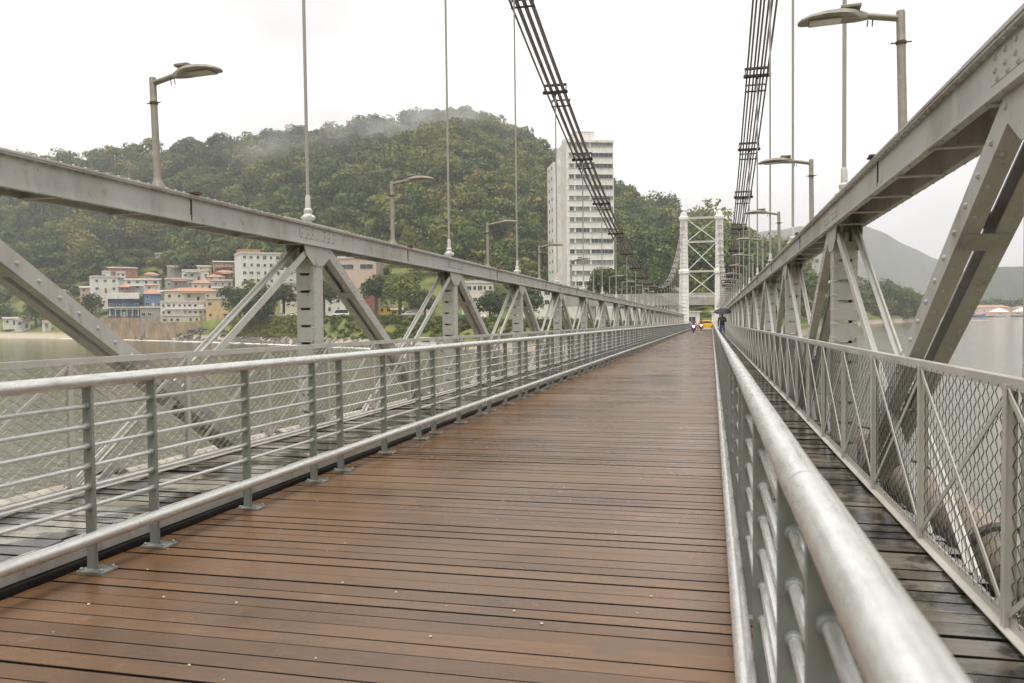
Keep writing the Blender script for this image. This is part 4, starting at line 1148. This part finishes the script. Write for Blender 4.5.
tree('olive tree left of the foot of the white apartment tower', 530, 216, 9.5, 4.4, 0.35, nl=1200)
tree('dense green tree standing in front of the apartment tower foot', 602, 200, 13.5, 5.4, 0.33, nl=2000)
tree('second green tree right of the apartment tower foot behind the cable', 628, 196, 11.5, 4.6, 0.28, nl=1500)
tree('tall bushy tree right of the apartment tower at the cable low point', 662, 186, 11, 4.6, 0.3, nl=1500)
tree('leafy tree left of the blue fronted house at the sea wall', 92, 338, 14, 6.2, 0.3, nl=1300)
tree('pale flowering tree at the shore above the beach kiosk', 79, 348, 9, 4.6, 0.55, nl=900)
tree('dark tree behind the beach hut', 36, 372, 13, 6.0, 0.2, nl=1100)
tree('broad tree above the far left beach house', 8, 388, 12, 6.5, 0.32, nl=1100)
tree('green tree behind the blue tiled house', 141, 352, 8, 3.6, 0.45, nl=700)
tree('tree right of the cream tile house on the slope', 228, 330, 9, 4.0, 0.3, nl=800)
tree('small tree between the highest grey house and the pink house', 163, 384, 8, 3.8, 0.4, nl=700)
tree('tree between white hillside houses and the blue fronted house', 123, 345, 7.5, 3.8, 0.3, nl=700)
# headland on the right
hd = [(846, 402, 13, 7, .25), (857, 420, 15, 8, .35), (868, 456, 19, 9, .42), (879, 462, 22, 10, .22), (890, 468, 21, 9, .3), (901, 474, 19, 9, .45), (912, 480, 17, 8, .35), (921, 484, 14, 7, .3), (930, 488, 11, 6, .28), (886, 459, 12, 7, .55), (900, 474, 11, 7, .5), (873, 455, 10, 6, .6), (914, 480, 9, 6, .5)]
nm = ['dark low', 'tall olive', 'broad green', 'tallest dark', 'dense dark', 'light green', 'rounded green', 'small dark', 'outermost low', 'pale bushy', 'short olive', 'yellowish', 'squat olive']
for (px, Z, H, r, tn), n in zip(hd, nm):
    tree(f'{n} tree on the wooded point seen through the right truss', px, Z, H, r, min(0.9, tn + 0.2), 'trees on the wooded point across the water', nl=1000, size=0.75, squash=0.9)

# --- shrubs on the bank: uncountable
arr = []
for i in range(1300):
    px = rng.uniform(228, 690) if i < 900 else rng.uniform(228, 310); zs = float(tab(px, 1)); Z = zs + rng.uniform(5, 18)
    g = ground(px, Z); r = rng.uniform(0.6, 1.7)
    tn = 0.80 if px < 305 else 0.55
    arr.append(crown_arrays((g.x, g.y, g.z + r * 0.1), r, 90, 0.26, np.clip(tn + rng.normal(0, .18), 0, 1), 0.7, 4))
tag(leaf_object('bank_shrubs', arr), 'rough green shrubs and grass covering the shore bank behind the truss', 'shrubs', kind='stuff')

# --- the forest on the hill: one uncountable mass
arr = []; cnt = 0
spots = [(p, z, r) for p, z, r in HOUSE_SPOTS]
sx_ = np.array([pos(p, z) for p, z, r in spots]); sr_ = np.array([r for p, z, r in spots])
def forest(n, pxa, pxb, rmin, rmax, nl, sz, um=1.04):
    global cnt
    for i in range(n):
        px = rng.uniform(pxa, pxb); zf, zr = float(tab(px, 2)), float(tab(px, 3))
        u = um * math.sqrt(rng.uniform(0, 1)); Z = zf + (zr - zf) * u
        if 236 < px < 520 and Z < zf + 5: continue
        if 60 < px < 236 and Z < zf + 66 and rmax > 5: continue
        x, y = pos(px, Z)
        if (np.hypot(sx_[:, 0] - x, sx_[:, 1] - y) < sr_ + (2.5 if rmax > 5 else 1.0)).any(): continue
        # keep the sight line to each house clear
        blk = False
        for (p, z, r) in spots:
            if abs(p - px) < r * F / z * 0.6 and Z < z and z - Z < 16: blk = True; break
        if blk: continue
        g = ground(px, Z); k = Z / 480
        r = rng.uniform(rmin, rmax) * (0.75 + 0.3 * k)
        patch = 0.09 * bumps(x * 0.6, y * 0.6) - 0.02
        tn = np.clip(0.44 + patch + rng.normal(0, 0.24), 0.02, 0.98)
        if rng.random() < 0.05: r *= 1.4; tn = min(0.98, tn + 0.2)
        h = r * rng.uniform(0.7, 1.5)
        arr.append(crown_arrays((g.x, g.y, g.z + h), r, nl, sz * (0.7 + 0.45 * k), tn, rng.uniform(0.7, 1.0), 6)); cnt += 1
forest(3900, -200, 800, 4.0, 9.5, 430, 0.80)
forest(520, 236, 700, 2.6, 4.8, 260, 0.5, 0.30)
forest(260, 690, 770, 3, 5.5, 280, 0.55, 0.5)
forest(340, 735, 852, 2.6, 5.0, 260, 0.55, 0.6)
forest(500, -700, -200, 6, 9, 120, 1.4)
forest(300, 800, 850, 3.2, 5.5, 300, 0.68)
forest(700, 60, 245, 2.4, 4.2, 200, 0.55)
tag(leaf_object('hill_forest', arr), 'dense green forest covering the misty hill behind the village', 'forest', kind='stuff')

# --- far shore on the right: roofs, awnings, boats
def far_obj(label, pxl, pxr, yt, yb, Z, wall, roof, name='building', n=6): house(label, 'building', pxl, pxr, yt, yb, Z, wall, roof, 1, n, 0, name=name, base_down=3, depth=14)
mb = MB(); rows = []
for px in np.arange(930, 1500, 20): rows.append((pos(px, 640), pos(px, 760)))
vs2 = []
for a, b in rows: vs2 += [(*a, WATER + 0.8), (*b, WATER + 1.2)]
mb.add(vs2, [(2 * i, 2 * i + 2, 2 * i + 3, 2 * i + 1) for i in range(len(rows) - 1)])
tag(mb.build('far_quay', ROOFC['slab'], smooth=0), kind='structure')
far_obj('long low boathouse with a red tile roof across the water', 968, 1008, 305, 315, 655, 'pink', 'tile')
far_obj('grey shed on the far quay left of the red roofed boathouse', 950, 968, 308, 315.5, 660, 'grey', 'asb', n=4)
far_obj('far quay house with a red roof at the right edge', 1012, 1050, 306, 314, 650, 'pink', 'tile')
AWN = mat('white_awning', (0.78, 0.74, 0.70), 0.8, 0, 0.05, 1)
for i, (px, lab) in enumerate(((999, 'white peaked canopy on the far quay in front of the boathouse'), (1022, 'white peaked canopy on the far quay at the right edge'))):
    x, y = pos(px, 646); t = thing('canopy', lab, 'canopy', (x, y, WATER + 1), -az(px))
    MB().add([(-7, -4, 3), (7, -4, 3), (7, 4, 3), (-7, 4, 3), (0, 0, 6)], [(0, 1, 4), (1, 2, 4), (2, 3, 4), (3, 0, 4), (3, 2, 1, 0)]).build('cover', AWN, t, smooth=0)
    for a in (-6.8, 6.8):
        for b in (-3.8, 3.8): MB().tube([(a, b, 0), (a, b, 3)], 0.12, 6).build('leg', ROD, t)
def boat(label, px, Z, L, hull, cabin=True, yaw=0, zbase=None):
    x, y = pos(px, Z); t = thing('boat', label, 'boat', (x, y, WATER if zbase is None else zbase), -az(px) + R(yaw))
    secs = []
    for u, w, k in ((-.5, .75, .0), (-.3, .95, -.02), (0, 1, -.02), (.25, .8, .02), (.42, .4, .12), (.5, .05, .2)):
        b = L * 0.17 * w; h = L * 0.12
        secs.append([(u * L, -b, h + k * L * .5), (u * L, -b * .75, 0), (u * L, 0, -.3), (u * L, b * .75, 0), (u * L, b, h + k * L * .5), (u * L, 0, h * .8)])
    MB().loft(secs).build('hull', hull, t)
    if cabin:
        c = MB().box((-L * .1, 0, L * .12 + .7), (L * .35, L * .2, 1.7)).box((-L * .1, 0, L * .12 + 1.62), (L * .42, L * .25, .12)).build('cabin', WALLC['white'], t, smooth=0)
        for s in (-1, 1): MB().box((-L * .1, s * L * .101, L * .12 + .95), (L * .28, .03, .6)).build('window', GLASS, c, smooth=0)
    return t
boat('dark blue boat moored at the far quay left of the white canopy', 975, 634, 15, WALLC['blue'])
boat('long dark boat moored at the far quay by the grey shed', 958, 636, 14, PD)
boat('white boat moored below the white canopy on the far quay', 1002, 630, 11, WALLC['white'])
boat('pale boat moored at the right edge of the far quay', 1020, 632, 12, PS)
boat('small beached boat with a teal canopy on the rocks behind the truss', 428, 190, 6.5, WALLC['white'], True, 8, WATER + 0.7)
for i, px in enumerate((962, 985, 1014, 1034, 948)):
    tree(['small tree behind the grey shed on the far quay', 'tree behind the red boathouse roof on the far quay', 'dark tree between the two red roofs on the far quay', 'tree at the right end of the far quay', 'tree at the left end of the far quay'][i], px, 690, 15, 9, 0.35, None, nl=500, size=1.1) if False else None
arr = []
for i in range(260):
    px = rng.uniform(925, 1300); Z = rng.uniform(680, 860); x, y = pos(px, Z); r = rng.uniform(5, 9)
    arr.append(crown_arrays((x, y, WATER + 2 + r * .8), r, 140, 1.2, np.clip(.35 + rng.normal(0, .15), 0, 1), 0.85, 6))
tag(leaf_object('far_wood', arr), 'hazy wood behind the red roofs on the far right shore', 'wood', kind='stuff')

# --- thin mist caught on the hill top
def mist(label, px, row, Z, size, dens, seed):
    ms = bpy.data.materials.new('mist'); ms.use_nodes = True; nt = NT(ms); nt.n.remove(nt.n['Principled BSDF'])
    tc = nt.new('ShaderNodeTexCoord'); mp = nt.new('ShaderNodeMapping'); mp.inputs['Scale'].default_value = tuple(2 / q for q in size)
    nt.link(tc.outputs['Object'], mp.inputs[0])
    gr = nt.new('ShaderNodeTexGradient', gradient_type='QUADRATIC_SPHERE'); nt.link(mp.outputs[0], gr.inputs[0])
    n1 = noise(nt, 0.045, 4, 0.6); n2 = nt.new('ShaderNodeMapRange'); n2.inputs[1].default_value = 0.42; n2.inputs[2].default_value = 0.72; nt.link(n1, n2.inputs[0])
    mu = nt.new('ShaderNodeMath', operation='MULTIPLY'); nt.link(gr.outputs['Fac'], mu.inputs[0]); nt.link(n2.outputs[0], mu.inputs[1])
    m2 = nt.new('ShaderNodeMath', operation='MULTIPLY'); m2.inputs[1].default_value = dens; nt.link(mu.outputs[0], m2.inputs[0])
    pv = nt.new('ShaderNodeVolumePrincipled'); pv.inputs['Color'].default_value = (0.95, 0.95, 0.95, 1); nt.link(m2.outputs[0], pv.inputs['Density'])
    nt.link(pv.outputs[0], nt.n['Material Output'].inputs['Volume'])
    p = at(px, row, Z)
    o = MB().box((0, 0, 0), size).build('mist', ms, loc=p, smooth=0); o.rotation_euler = (0, 0, -az(px))
    tag(o, label, 'mist', kind='stuff')
mist('thin white mist drifting across the crest of the forested hill', 415, 128, 520, (210, 90, 75), 0.075, 1)
mist('faint wisp of mist on the left shoulder of the forested hill', 268, 148, 520, (70, 60, 45), 0.05, 2)

# --- haze: even pale air round the whole place
hz = bpy.data.materials.new('haze'); hz.use_nodes = True; nt = NT(hz); nt.n.remove(nt.n['Principled BSDF'])
pv = nt.new('ShaderNodeVolumePrincipled'); pv.inputs['Color'].default_value = (0.93, 0.94, 0.95, 1); pv.inputs['Density'].default_value = 0.00036; pv.inputs['Anisotropy'].default_value = 0.2
nt.link(pv.outputs[0], nt.n['Material Output'].inputs['Volume'])
mb = MB(); mb.box((0, 1020, 120), (4400, 2300, 265))
tag(mb.build('haze', hz, smooth=0), kind='stuff')

# ------------------------------------------------------------------ the far end of the deck
ZE = by(YEND) 
mb = MB(); mb.box((-5.65, YEND + 20, ZE - 2.0), (24, 40, 3.9)); tag(mb.build('abutment', mat('abutment_concrete', (0.36, 0.34, 0.31), 0.85, 0, 0.2, 0.5), smooth=0), 'concrete abutment at the far end of the bridge deck', 'abutment')
mb = MB(); mb.box((-5.65, YEND + 26, ZE - 0.042), (23, 14, 0.02)); tag(mb.build('road', ROADM, smooth=0), kind='structure')
car('yellow orange taxi crossing behind the far white bridge tower', 706, 0, PY, 0, base=(-1.1, YEND + 6.5, ZE - 0.04))
def gate_wall(label, x, w_, h_, y, m):
    t = thing('gatehouse', label, 'gatehouse', (x, y, ZE - 0.05))
    MB().box((0, 0, h_ / 2), (w_, 4, h_)).build('wall', m, t, smooth=0); MB().box((0, 0, h_ + 0.12), (w_ + 0.6, 4.6, 0.22)).build('roof', ROOFC['slab'], t, smooth=0)
    window(t, (0, -2.0, h_ * 0.55), w_ * 0.5, 1.0)
gate_wall('small white gatehouse left of the orange taxi', -3.6, 2.8, 2.9, YEND + 15, WALLC['white'])
gate_wall('small white gatehouse right of the orange taxi', 1.1, 2.2, 2.9, YEND + 15, WALLC['white'])
t = thing('overpass', 'grey concrete overpass wall crossing behind the white bridge tower', 'overpass', (-1.6, YEND + 38, ZE))
MB().box((-11, 0, 5.6), (38, 2, 2.6)).build('parapet', WALLC['grey'], t, smooth=0)
for x in (-24, -12, -6.5, 6.5): MB().box((x, 0.1, 2.0), (1.2, 1.6, 4.6)).build('pier', WALLC['grey'], t, smooth=0)

SKIN = mat('skin', (0.36, 0.20, 0.13), 0.6, 0, 0.08, 10); JEANS = mat('blue_denim', (0.09, 0.15, 0.26), 0.8, 0, 0.2, 12)
HAIR = mat('dark_hair', (0.012, 0.010, 0.009), 0.6)
def skin_body(name, V, E, mats, parent, loc=(0, 0, 0), split=None):
    me = bpy.data.meshes.new(name); me.from_pydata([v[:3] for v in V], E, []); 
    o = bpy.data.objects.new(name, me); COL.objects.link(o); o.parent = parent; o.location = loc
    bm_ = None
    sk = o.modifiers.new('skin', 'SKIN'); sk.use_smooth_shade = True
    lay = me.skin_vertices[0] if me.skin_vertices else None
    if lay is None:
        import bmesh
        b = bmesh.new(); b.from_mesh(me); b.verts.layers.skin.verify(); b.to_mesh(me); b.free(); lay = me.skin_vertices[0]
    for i, v in enumerate(V):
        lay.data[i].radius = (v[3], v[4] if len(v) > 4 else v[3]); lay.data[i].use_root = (i == 0)
    ss = o.modifiers.new('sub', 'SUBSURF'); ss.levels = 2; ss.render_levels = 2
    dg = bpy.context.evaluated_depsgraph_get(); ev = o.evaluated_get(dg); nm_ = bpy.data.meshes.new_from_object(ev)
    o.modifiers.clear(); o.data = nm_
    nm_.materials.clear()
    for m in mats: nm_.materials.append(m)
    if split:
        for p in nm_.polygons: p.material_index = split(p.center)
    nm_.shade_smooth(); return o
def hand(V, E, wi, wrist, d, side):
    """palm and five fingers grown from the wrist vertex"""
    d = Vector(d).normalized(); s = Vector(side).normalized(); n = d.cross(s)
    pi = len(V); p = Vector(wrist) + d * 0.05; V.append((*p, 0.034, 0.020)); E.append((wi, pi))
    for k, L in enumerate((0.070, 0.080, 0.075, 0.058)):
        o = p + s * (k - 1.5) * 0.019 + d * 0.035
        a = len(V); V.append((*o, 0.0095)); E.append((pi, a))
        V.append((*(o + d * L * 0.5 + n * 0.012), 0.0085)); E.append((a, a + 1))
        V.append((*(o + d * L * 0.8 + n * 0.038), 0.0075)); E.append((a + 1, a + 2))
    a = len(V); o = p + s * -0.036 + n * 0.006
    V.append((*o, 0.011)); E.append((pi, a)); V.append((*(o + d * 0.035 - s * 0.018 + n * 0.02), 0.009)); E.append((a, a + 1))
def head(parent, c, hair, facing=1, helmet=None):
    """head with face; facing +1 looks along +y"""
    f = facing
    secs = []
    for z, w, fr, bk in ((-0.115, .035, .060, .0), (-0.10, .05, .085, .03), (-0.06, .062, .092, .06), (-0.02, .070, .094, .085), (0.03, .075, .094, .098), (0.07, .070, .086, .095), (0.10, .052, .062, .072), (0.118, .022, .028, .03)):
        q = []
        for k in range(14):
            t = 2 * math.pi * k / 14; y = math.cos(t); x = math.sin(t)
            q.append((c[0] + x * w, c[1] + f * (y * fr if y > 0 else y * bk), c[2] + z))
        secs.append(q)
    h = MB().loft(secs)
    h.loft([[(c[0] - .010, c[1] + f * .088, c[2] + .015), (c[0] + .010, c[1] + f * .088, c[2] + .015), (c[0], c[1] + f * .096, c[2] + .02)], [(c[0] - .018, c[1] + f * .088, c[2] - .035), (c[0] + .018, c[1] + f * .088, c[2] - .035), (c[0], c[1] + f * .118, c[2] - .03)]])
    for s in (-1, 1): h.ball((c[0] + s * .076, c[1] - f * .005, c[2] - .005), (.012, .020, .032), 8, 5)
    o = h.build('head', SKIN, parent, smooth=70)
    for s in (-1, 1): MB().ball((c[0] + s * .030, c[1] + f * .088, c[2] + .012), (.013, .008, .008), 8, 5).build('eye', BLACK, o)
    MB().box((c[0], c[1] + f * .093, c[2] - .062), (.045, .008, .010)).build('mouth', mat('lips', (.30, .12, .10), .5), o, bevel=.003)
    if hair is not None:
        secs = []
        for z, w, fr, bk in ((-0.075, .060, -.03, .080), (-.02, .080, -.01, .098), (0.04, .082, .070, .108), (0.085, .074, .090, .102), (0.115, .052, .062, .075), (0.135, .015, .02, .02)):
            secs.append([(c[0] + math.sin(2 * math.pi * k / 14) * w, c[1] + f * (math.cos(2 * math.pi * k / 14) * fr if math.cos(2 * math.pi * k / 14) > 0 else math.cos(2 * math.pi * k / 14) * bk), c[2] + z) for k in range(14)])
        MB().loft(secs).build('hair', hair, o, smooth=70)
    if helmet:
        MB().ball((c[0], c[1] - f * .01, c[2] + .035), (.125, .145, .120), 16, 10).build('helmet', helmet, o)
        MB().ball((c[0], c[1] + f * .055, c[2] + .01), (.095, .085, .055), 14, 8).build('visor', GLASS, o)
    return o
def pedestrian():
    y = 55.0; x = 0.66
    t = thing('person', 'person in a dark jacket and jeans walking away on the right footway with a backpack', 'person', (x, y, by(y) + 0.175))
    V = [(0, 0, .95, .135, .10), (0, .02, 1.12, .125, .10), (0, .02, 1.30, .16, .105), (0, .02, 1.43, .11, .085), (0, .03, 1.53, .055), (0, .04, 1.58, .05)]
    E = [(0, 1), (1, 2), (2, 3), (3, 4), (4, 5)]
    def limb(root, pts):
        a = root
        for p in pts: V.append(p); E.append((a, len(V) - 1)); a = len(V) - 1
        return a
    limb(0, [(-.09, 0, .86, .095), (-.10, .13, .50, .062), (-.10, .05, .09, .045), (-.10, .17, .045, .038, .03)])
    limb(0, [(.09, 0, .86, .095), (.10, -.02, .50, .062), (.10, -.22, .14, .045), (.10, -.13, .06, .038, .03)])
    wl = limb(2, [(-.20, .02, 1.40, .062), (-.26, -.02, 1.13, .045), (-.25, .10, .90, .032)])
    hand(V, E, wl, V[wl][:3], (0, .25, -1), (0, -1, 0))
    wr = limb(2, [(.20, .02, 1.40, .062), (.24, .08, 1.14, .047), (.12, .26, 1.22, .032)])
    hand(V, E, wr, V[wr][:3], (-.5, .35, .6), (0, -.4, 1))
    def sp(c):
        if c.z < .10: return 2
        if c.z < .93 and abs(c.x) < .2: return 1
        if c.z > 1.50 and abs(c.x) < .1: return 3
        if (c.x < -.2 and c.z < .91) or (c.y > .27 and c.z > 1.2): return 3
        return 0
    skin_body('body', V, E, [BLACK, JEANS, TYRE, SKIN], t, split=sp)
    head(t, (0, .05, 1.67), HAIR, 1)
    # backpack and umbrella are held or worn: things of their own
    bp = thing('backpack', 'dark backpack on the back of the person under the umbrella', 'backpack', (x, y - .17, by(y) + .175 + 1.02))
    secs = [[(a * w, -.02 + b * d_, z) for a, b in ((-1, 1), (-1, -.6), (-.6, -1), (.6, -1), (1, -.6), (1, 1))] for z, w, d_ in ((0, .13, .06), (.05, .15, .085), (.25, .15, .085), (.38, .13, .07), (.44, .07, .04))]
    MB().loft(secs).build('bag', mat('charcoal_nylon', (.03, .03, .034), .6), bp, smooth=50)
    MB().box((0, -.115, .14), (.2, .03, .17)).build('pocket', BLACK, bp, bevel=.01)
    um = thing('umbrella', 'open black umbrella held over the person on the right footway', 'umbrella', (x + .04, y + .34, by(y) + .175 + 1.18))
    um.rotation_euler = (R(13), 0, 0)
    n = 8; R_ = .60; secs = []
    vs, fs = [(0, 0, .86)], []
    rings = [(.2, .835), (.4, .76), (.55, .66), (.60, .60)]
    for rr, z in rings:
        for k in range(n * 2):
            a = math.pi * k / n; q = 1 if k % 2 == 0 else .955; vs.append((rr * q * math.cos(a), rr * q * math.sin(a), z + (0.02 if k % 2 and rr > .5 else 0)))
    m2 = n * 2
    for k in range(m2): fs.append((0, 1 + k, 1 + (k + 1) % m2))
    for i in range(3):
        for k in range(m2): fs.append((1 + i * m2 + k, 1 + (i + 1) * m2 + k, 1 + (i + 1) * m2 + (k + 1) % m2, 1 + i * m2 + (k + 1) % m2))
    up = [(a, b, c - .006) for a, b, c in vs]
    MB().add(vs, fs).add(up, [tuple(reversed(f)) for f in fs]).build('canopy', BLACK, um, smooth=30)
    MB().tube([(0, 0, -.12), (0, 0, .92)], .007, 8).build('shaft', ROD, um)
    MB().tube([(0, 0, -.16), (0, 0, -.02)], .016, 8).build('handle', BLACK, um)
    for k in range(n):
        a = 2 * math.pi * k / n; MB().tube([(0, 0, .84), (.3 * math.cos(a), .3 * math.sin(a), .79), (.595 * math.cos(a), .595 * math.sin(a), .592)], .004, 5).build('rib', ROD, um)
pedestrian()
GLOW = bpy.data.materials.new('lit_headlight'); GLOW.use_nodes = True; b_ = GLOW.node_tree.nodes['Principled BSDF']; b_.inputs['Emission Color'].default_value = (1, .96, .95, 1); b_.inputs['Emission Strength'].default_value = 4
def motorbike(label, plabel, x, y, coat, fair):
    t = thing('motor_scooter', label, 'scooter', (x, y, by(y)))
    for wy in (-.62, .62):
        w = MB().lathe((0, 0, 0), [(.20, -.05), (.27, -.045), (.29, 0), (.27, .045), (.20, .05)], 18)
        w.v = [(v[2], v[0] + wy, v[1] + .29) for v in w.v]; w.build('wheel', TYRE, t)
    MB().loft([[(a * w_, yy, z) for a, z in ((-1, z0), (1, z0), (.8, z1), (-.8, z1))] for yy, w_, z0, z1 in ((-.42, .10, .55, .95), (-.30, .20, .35, 1.02), (-.05, .16, .28, .50), (.25, .17, .28, .62), (.75, .12, .5, .80))]).build('fairing', fair, t, bevel=.03)
    MB().box((0, .32, .78), (.26, .62, .12)).build('seat', BLACK, t, bevel=.03)
    MB().tube([(-.34, -.20, 1.05), (-.1, -.30, 1.02), (.1, -.30, 1.02), (.34, -.20, 1.05)], .016, 8).build('handlebar', BLACK, t)
    MB().tube([(0, -.33, .95), (0, -.62, .30)], .035, 8).build('fork', ROD, t)
    MB().ball((0, -.42, .80), (.12, .06, .10), 12, 8).build('headlight', GLOW, t)
    p = thing('person', plabel, 'person', (x, y, by(y)))
    V = [(0, .28, .90, .14, .11), (0, .24, 1.08, .13, .11), (0, .17, 1.26, .165, .11), (0, .14, 1.38, .10, .08), (0, .13, 1.46, .055), (0, .12, 1.50, .05)]
    E = [(0, 1), (1, 2), (2, 3), (3, 4), (4, 5)]
    def limb(root, pts):
        a = root
        for q in pts: V.append(q); E.append((a, len(V) - 1)); a = len(V) - 1
        return a
    for s in (-1, 1):
        limb(0, [(s * .11, .20, .86, .09), (s * .22, -.16, .80, .065), (s * .20, .02, .40, .048), (s * .20, -.10, .33, .04, .03)])
        w = limb(2, [(s * .21, .14, 1.32, .06), (s * .32, .02, 1.10, .045), (s * .33, -.16, 1.08, .032)])
        hand(V, E, w, V[w][:3], (0, -1, -.1), (s * -1, 0, 0))
    skin_body('body', V, E, [coat, JEANS, TYRE, SKIN], p, split=lambda c: 3 if (c.y < -.18 and c.z > .95) else 2 if c.z < .36 else 1 if c.z < .90 else 0)
    head(p, (0, .10, 1.60), None, -1, helmet=BLACK)
motorbike('purple scooter with a lit headlight coming along the deck', 'rider in a purple jacket and black helmet on the purple scooter', -2.02, 96, mat('purple_coat', (.14, .07, .26), .7), mat('purple_fairing', (.16, .06, .28), .35))
motorbike('red scooter with a lit headlight behind the purple one', 'rider in a red jacket and black helmet on the red scooter', -1.45, 118, mat('red_coat', (.40, .07, .05), .7), mat('red_fairing', (.40, .05, .03), .35))

# ------------------------------------------------------------------ sky, sun, air
w = bpy.data.worlds.new('World'); scene.world = w; w.use_nodes = True
nt = NT(w); bg = nt.n['Background']
SUN_EL, SUN_AZ = R(74), R(178)
sky = nt.new('ShaderNodeTexSky', sky_type='NISHITA'); sky.sun_disc = False
sky.sun_elevation = SUN_EL; sky.sun_rotation = SUN_AZ; sky.air_density = 1.0; sky.dust_density = 4.0; sky.ozone_density = 1.0
hs = nt.new('ShaderNodeHueSaturation'); hs.inputs['Saturation'].default_value = 0.06
nt.link(sky.outputs[0], hs.inputs['Color'])
tc = nt.new('ShaderNodeTexCoord')
cl = noise(nt, 1.7, 5, 0.5, vec=tc.outputs['Generated'], stretch=(1, 1, 2.5))
cloud = ramp(nt, cl, [(0.36, (4.6, 4.5, 4.45)), (0.64, (10.0, 9.9, 9.75))])
c = mix(nt, 0.72, hs.outputs[0], cloud)
nt.link(c, bg.inputs['Color']); bg.inputs['Strength'].default_value = 0.06
sl = bpy.data.lights.new('sun', 'SUN'); sl.energy = 1.5; sl.angle = R(30); sl.color = (1.0, 0.95, 0.88)
so = bpy.data.objects.new('sun', sl); COL.objects.link(so)
sd = Vector((math.sin(SUN_AZ) * math.cos(SUN_EL), math.cos(SUN_AZ) * math.cos(SUN_EL), math.sin(SUN_EL)))
so.rotation_euler = (-sd).to_track_quat('-Z', 'Y').to_euler()

# ------------------------------------------------------------------ camera
cd = bpy.data.cameras.new('camera'); cd.sensor_width = 36; cd.sensor_fit = 'HORIZONTAL'; cd.lens = F / 1024 * 36
cd.clip_start = 0.05; cd.clip_end = 20000
co = bpy.data.objects.new('camera', cd); COL.objects.link(co)
M4 = cam_rot.to_4x4(); M4.translation = CAM; co.matrix_world = M4
cd.dof.use_dof = True; cd.dof.focus_distance = 14; cd.dof.aperture_fstop = 7.0
scene.camera = co
vs = scene.view_settings; vs.view_transform = 'Standard'; vs.look = 'None'; vs.gamma = 1; vs.use_curve_mapping = False
vs.exposure = 1.52
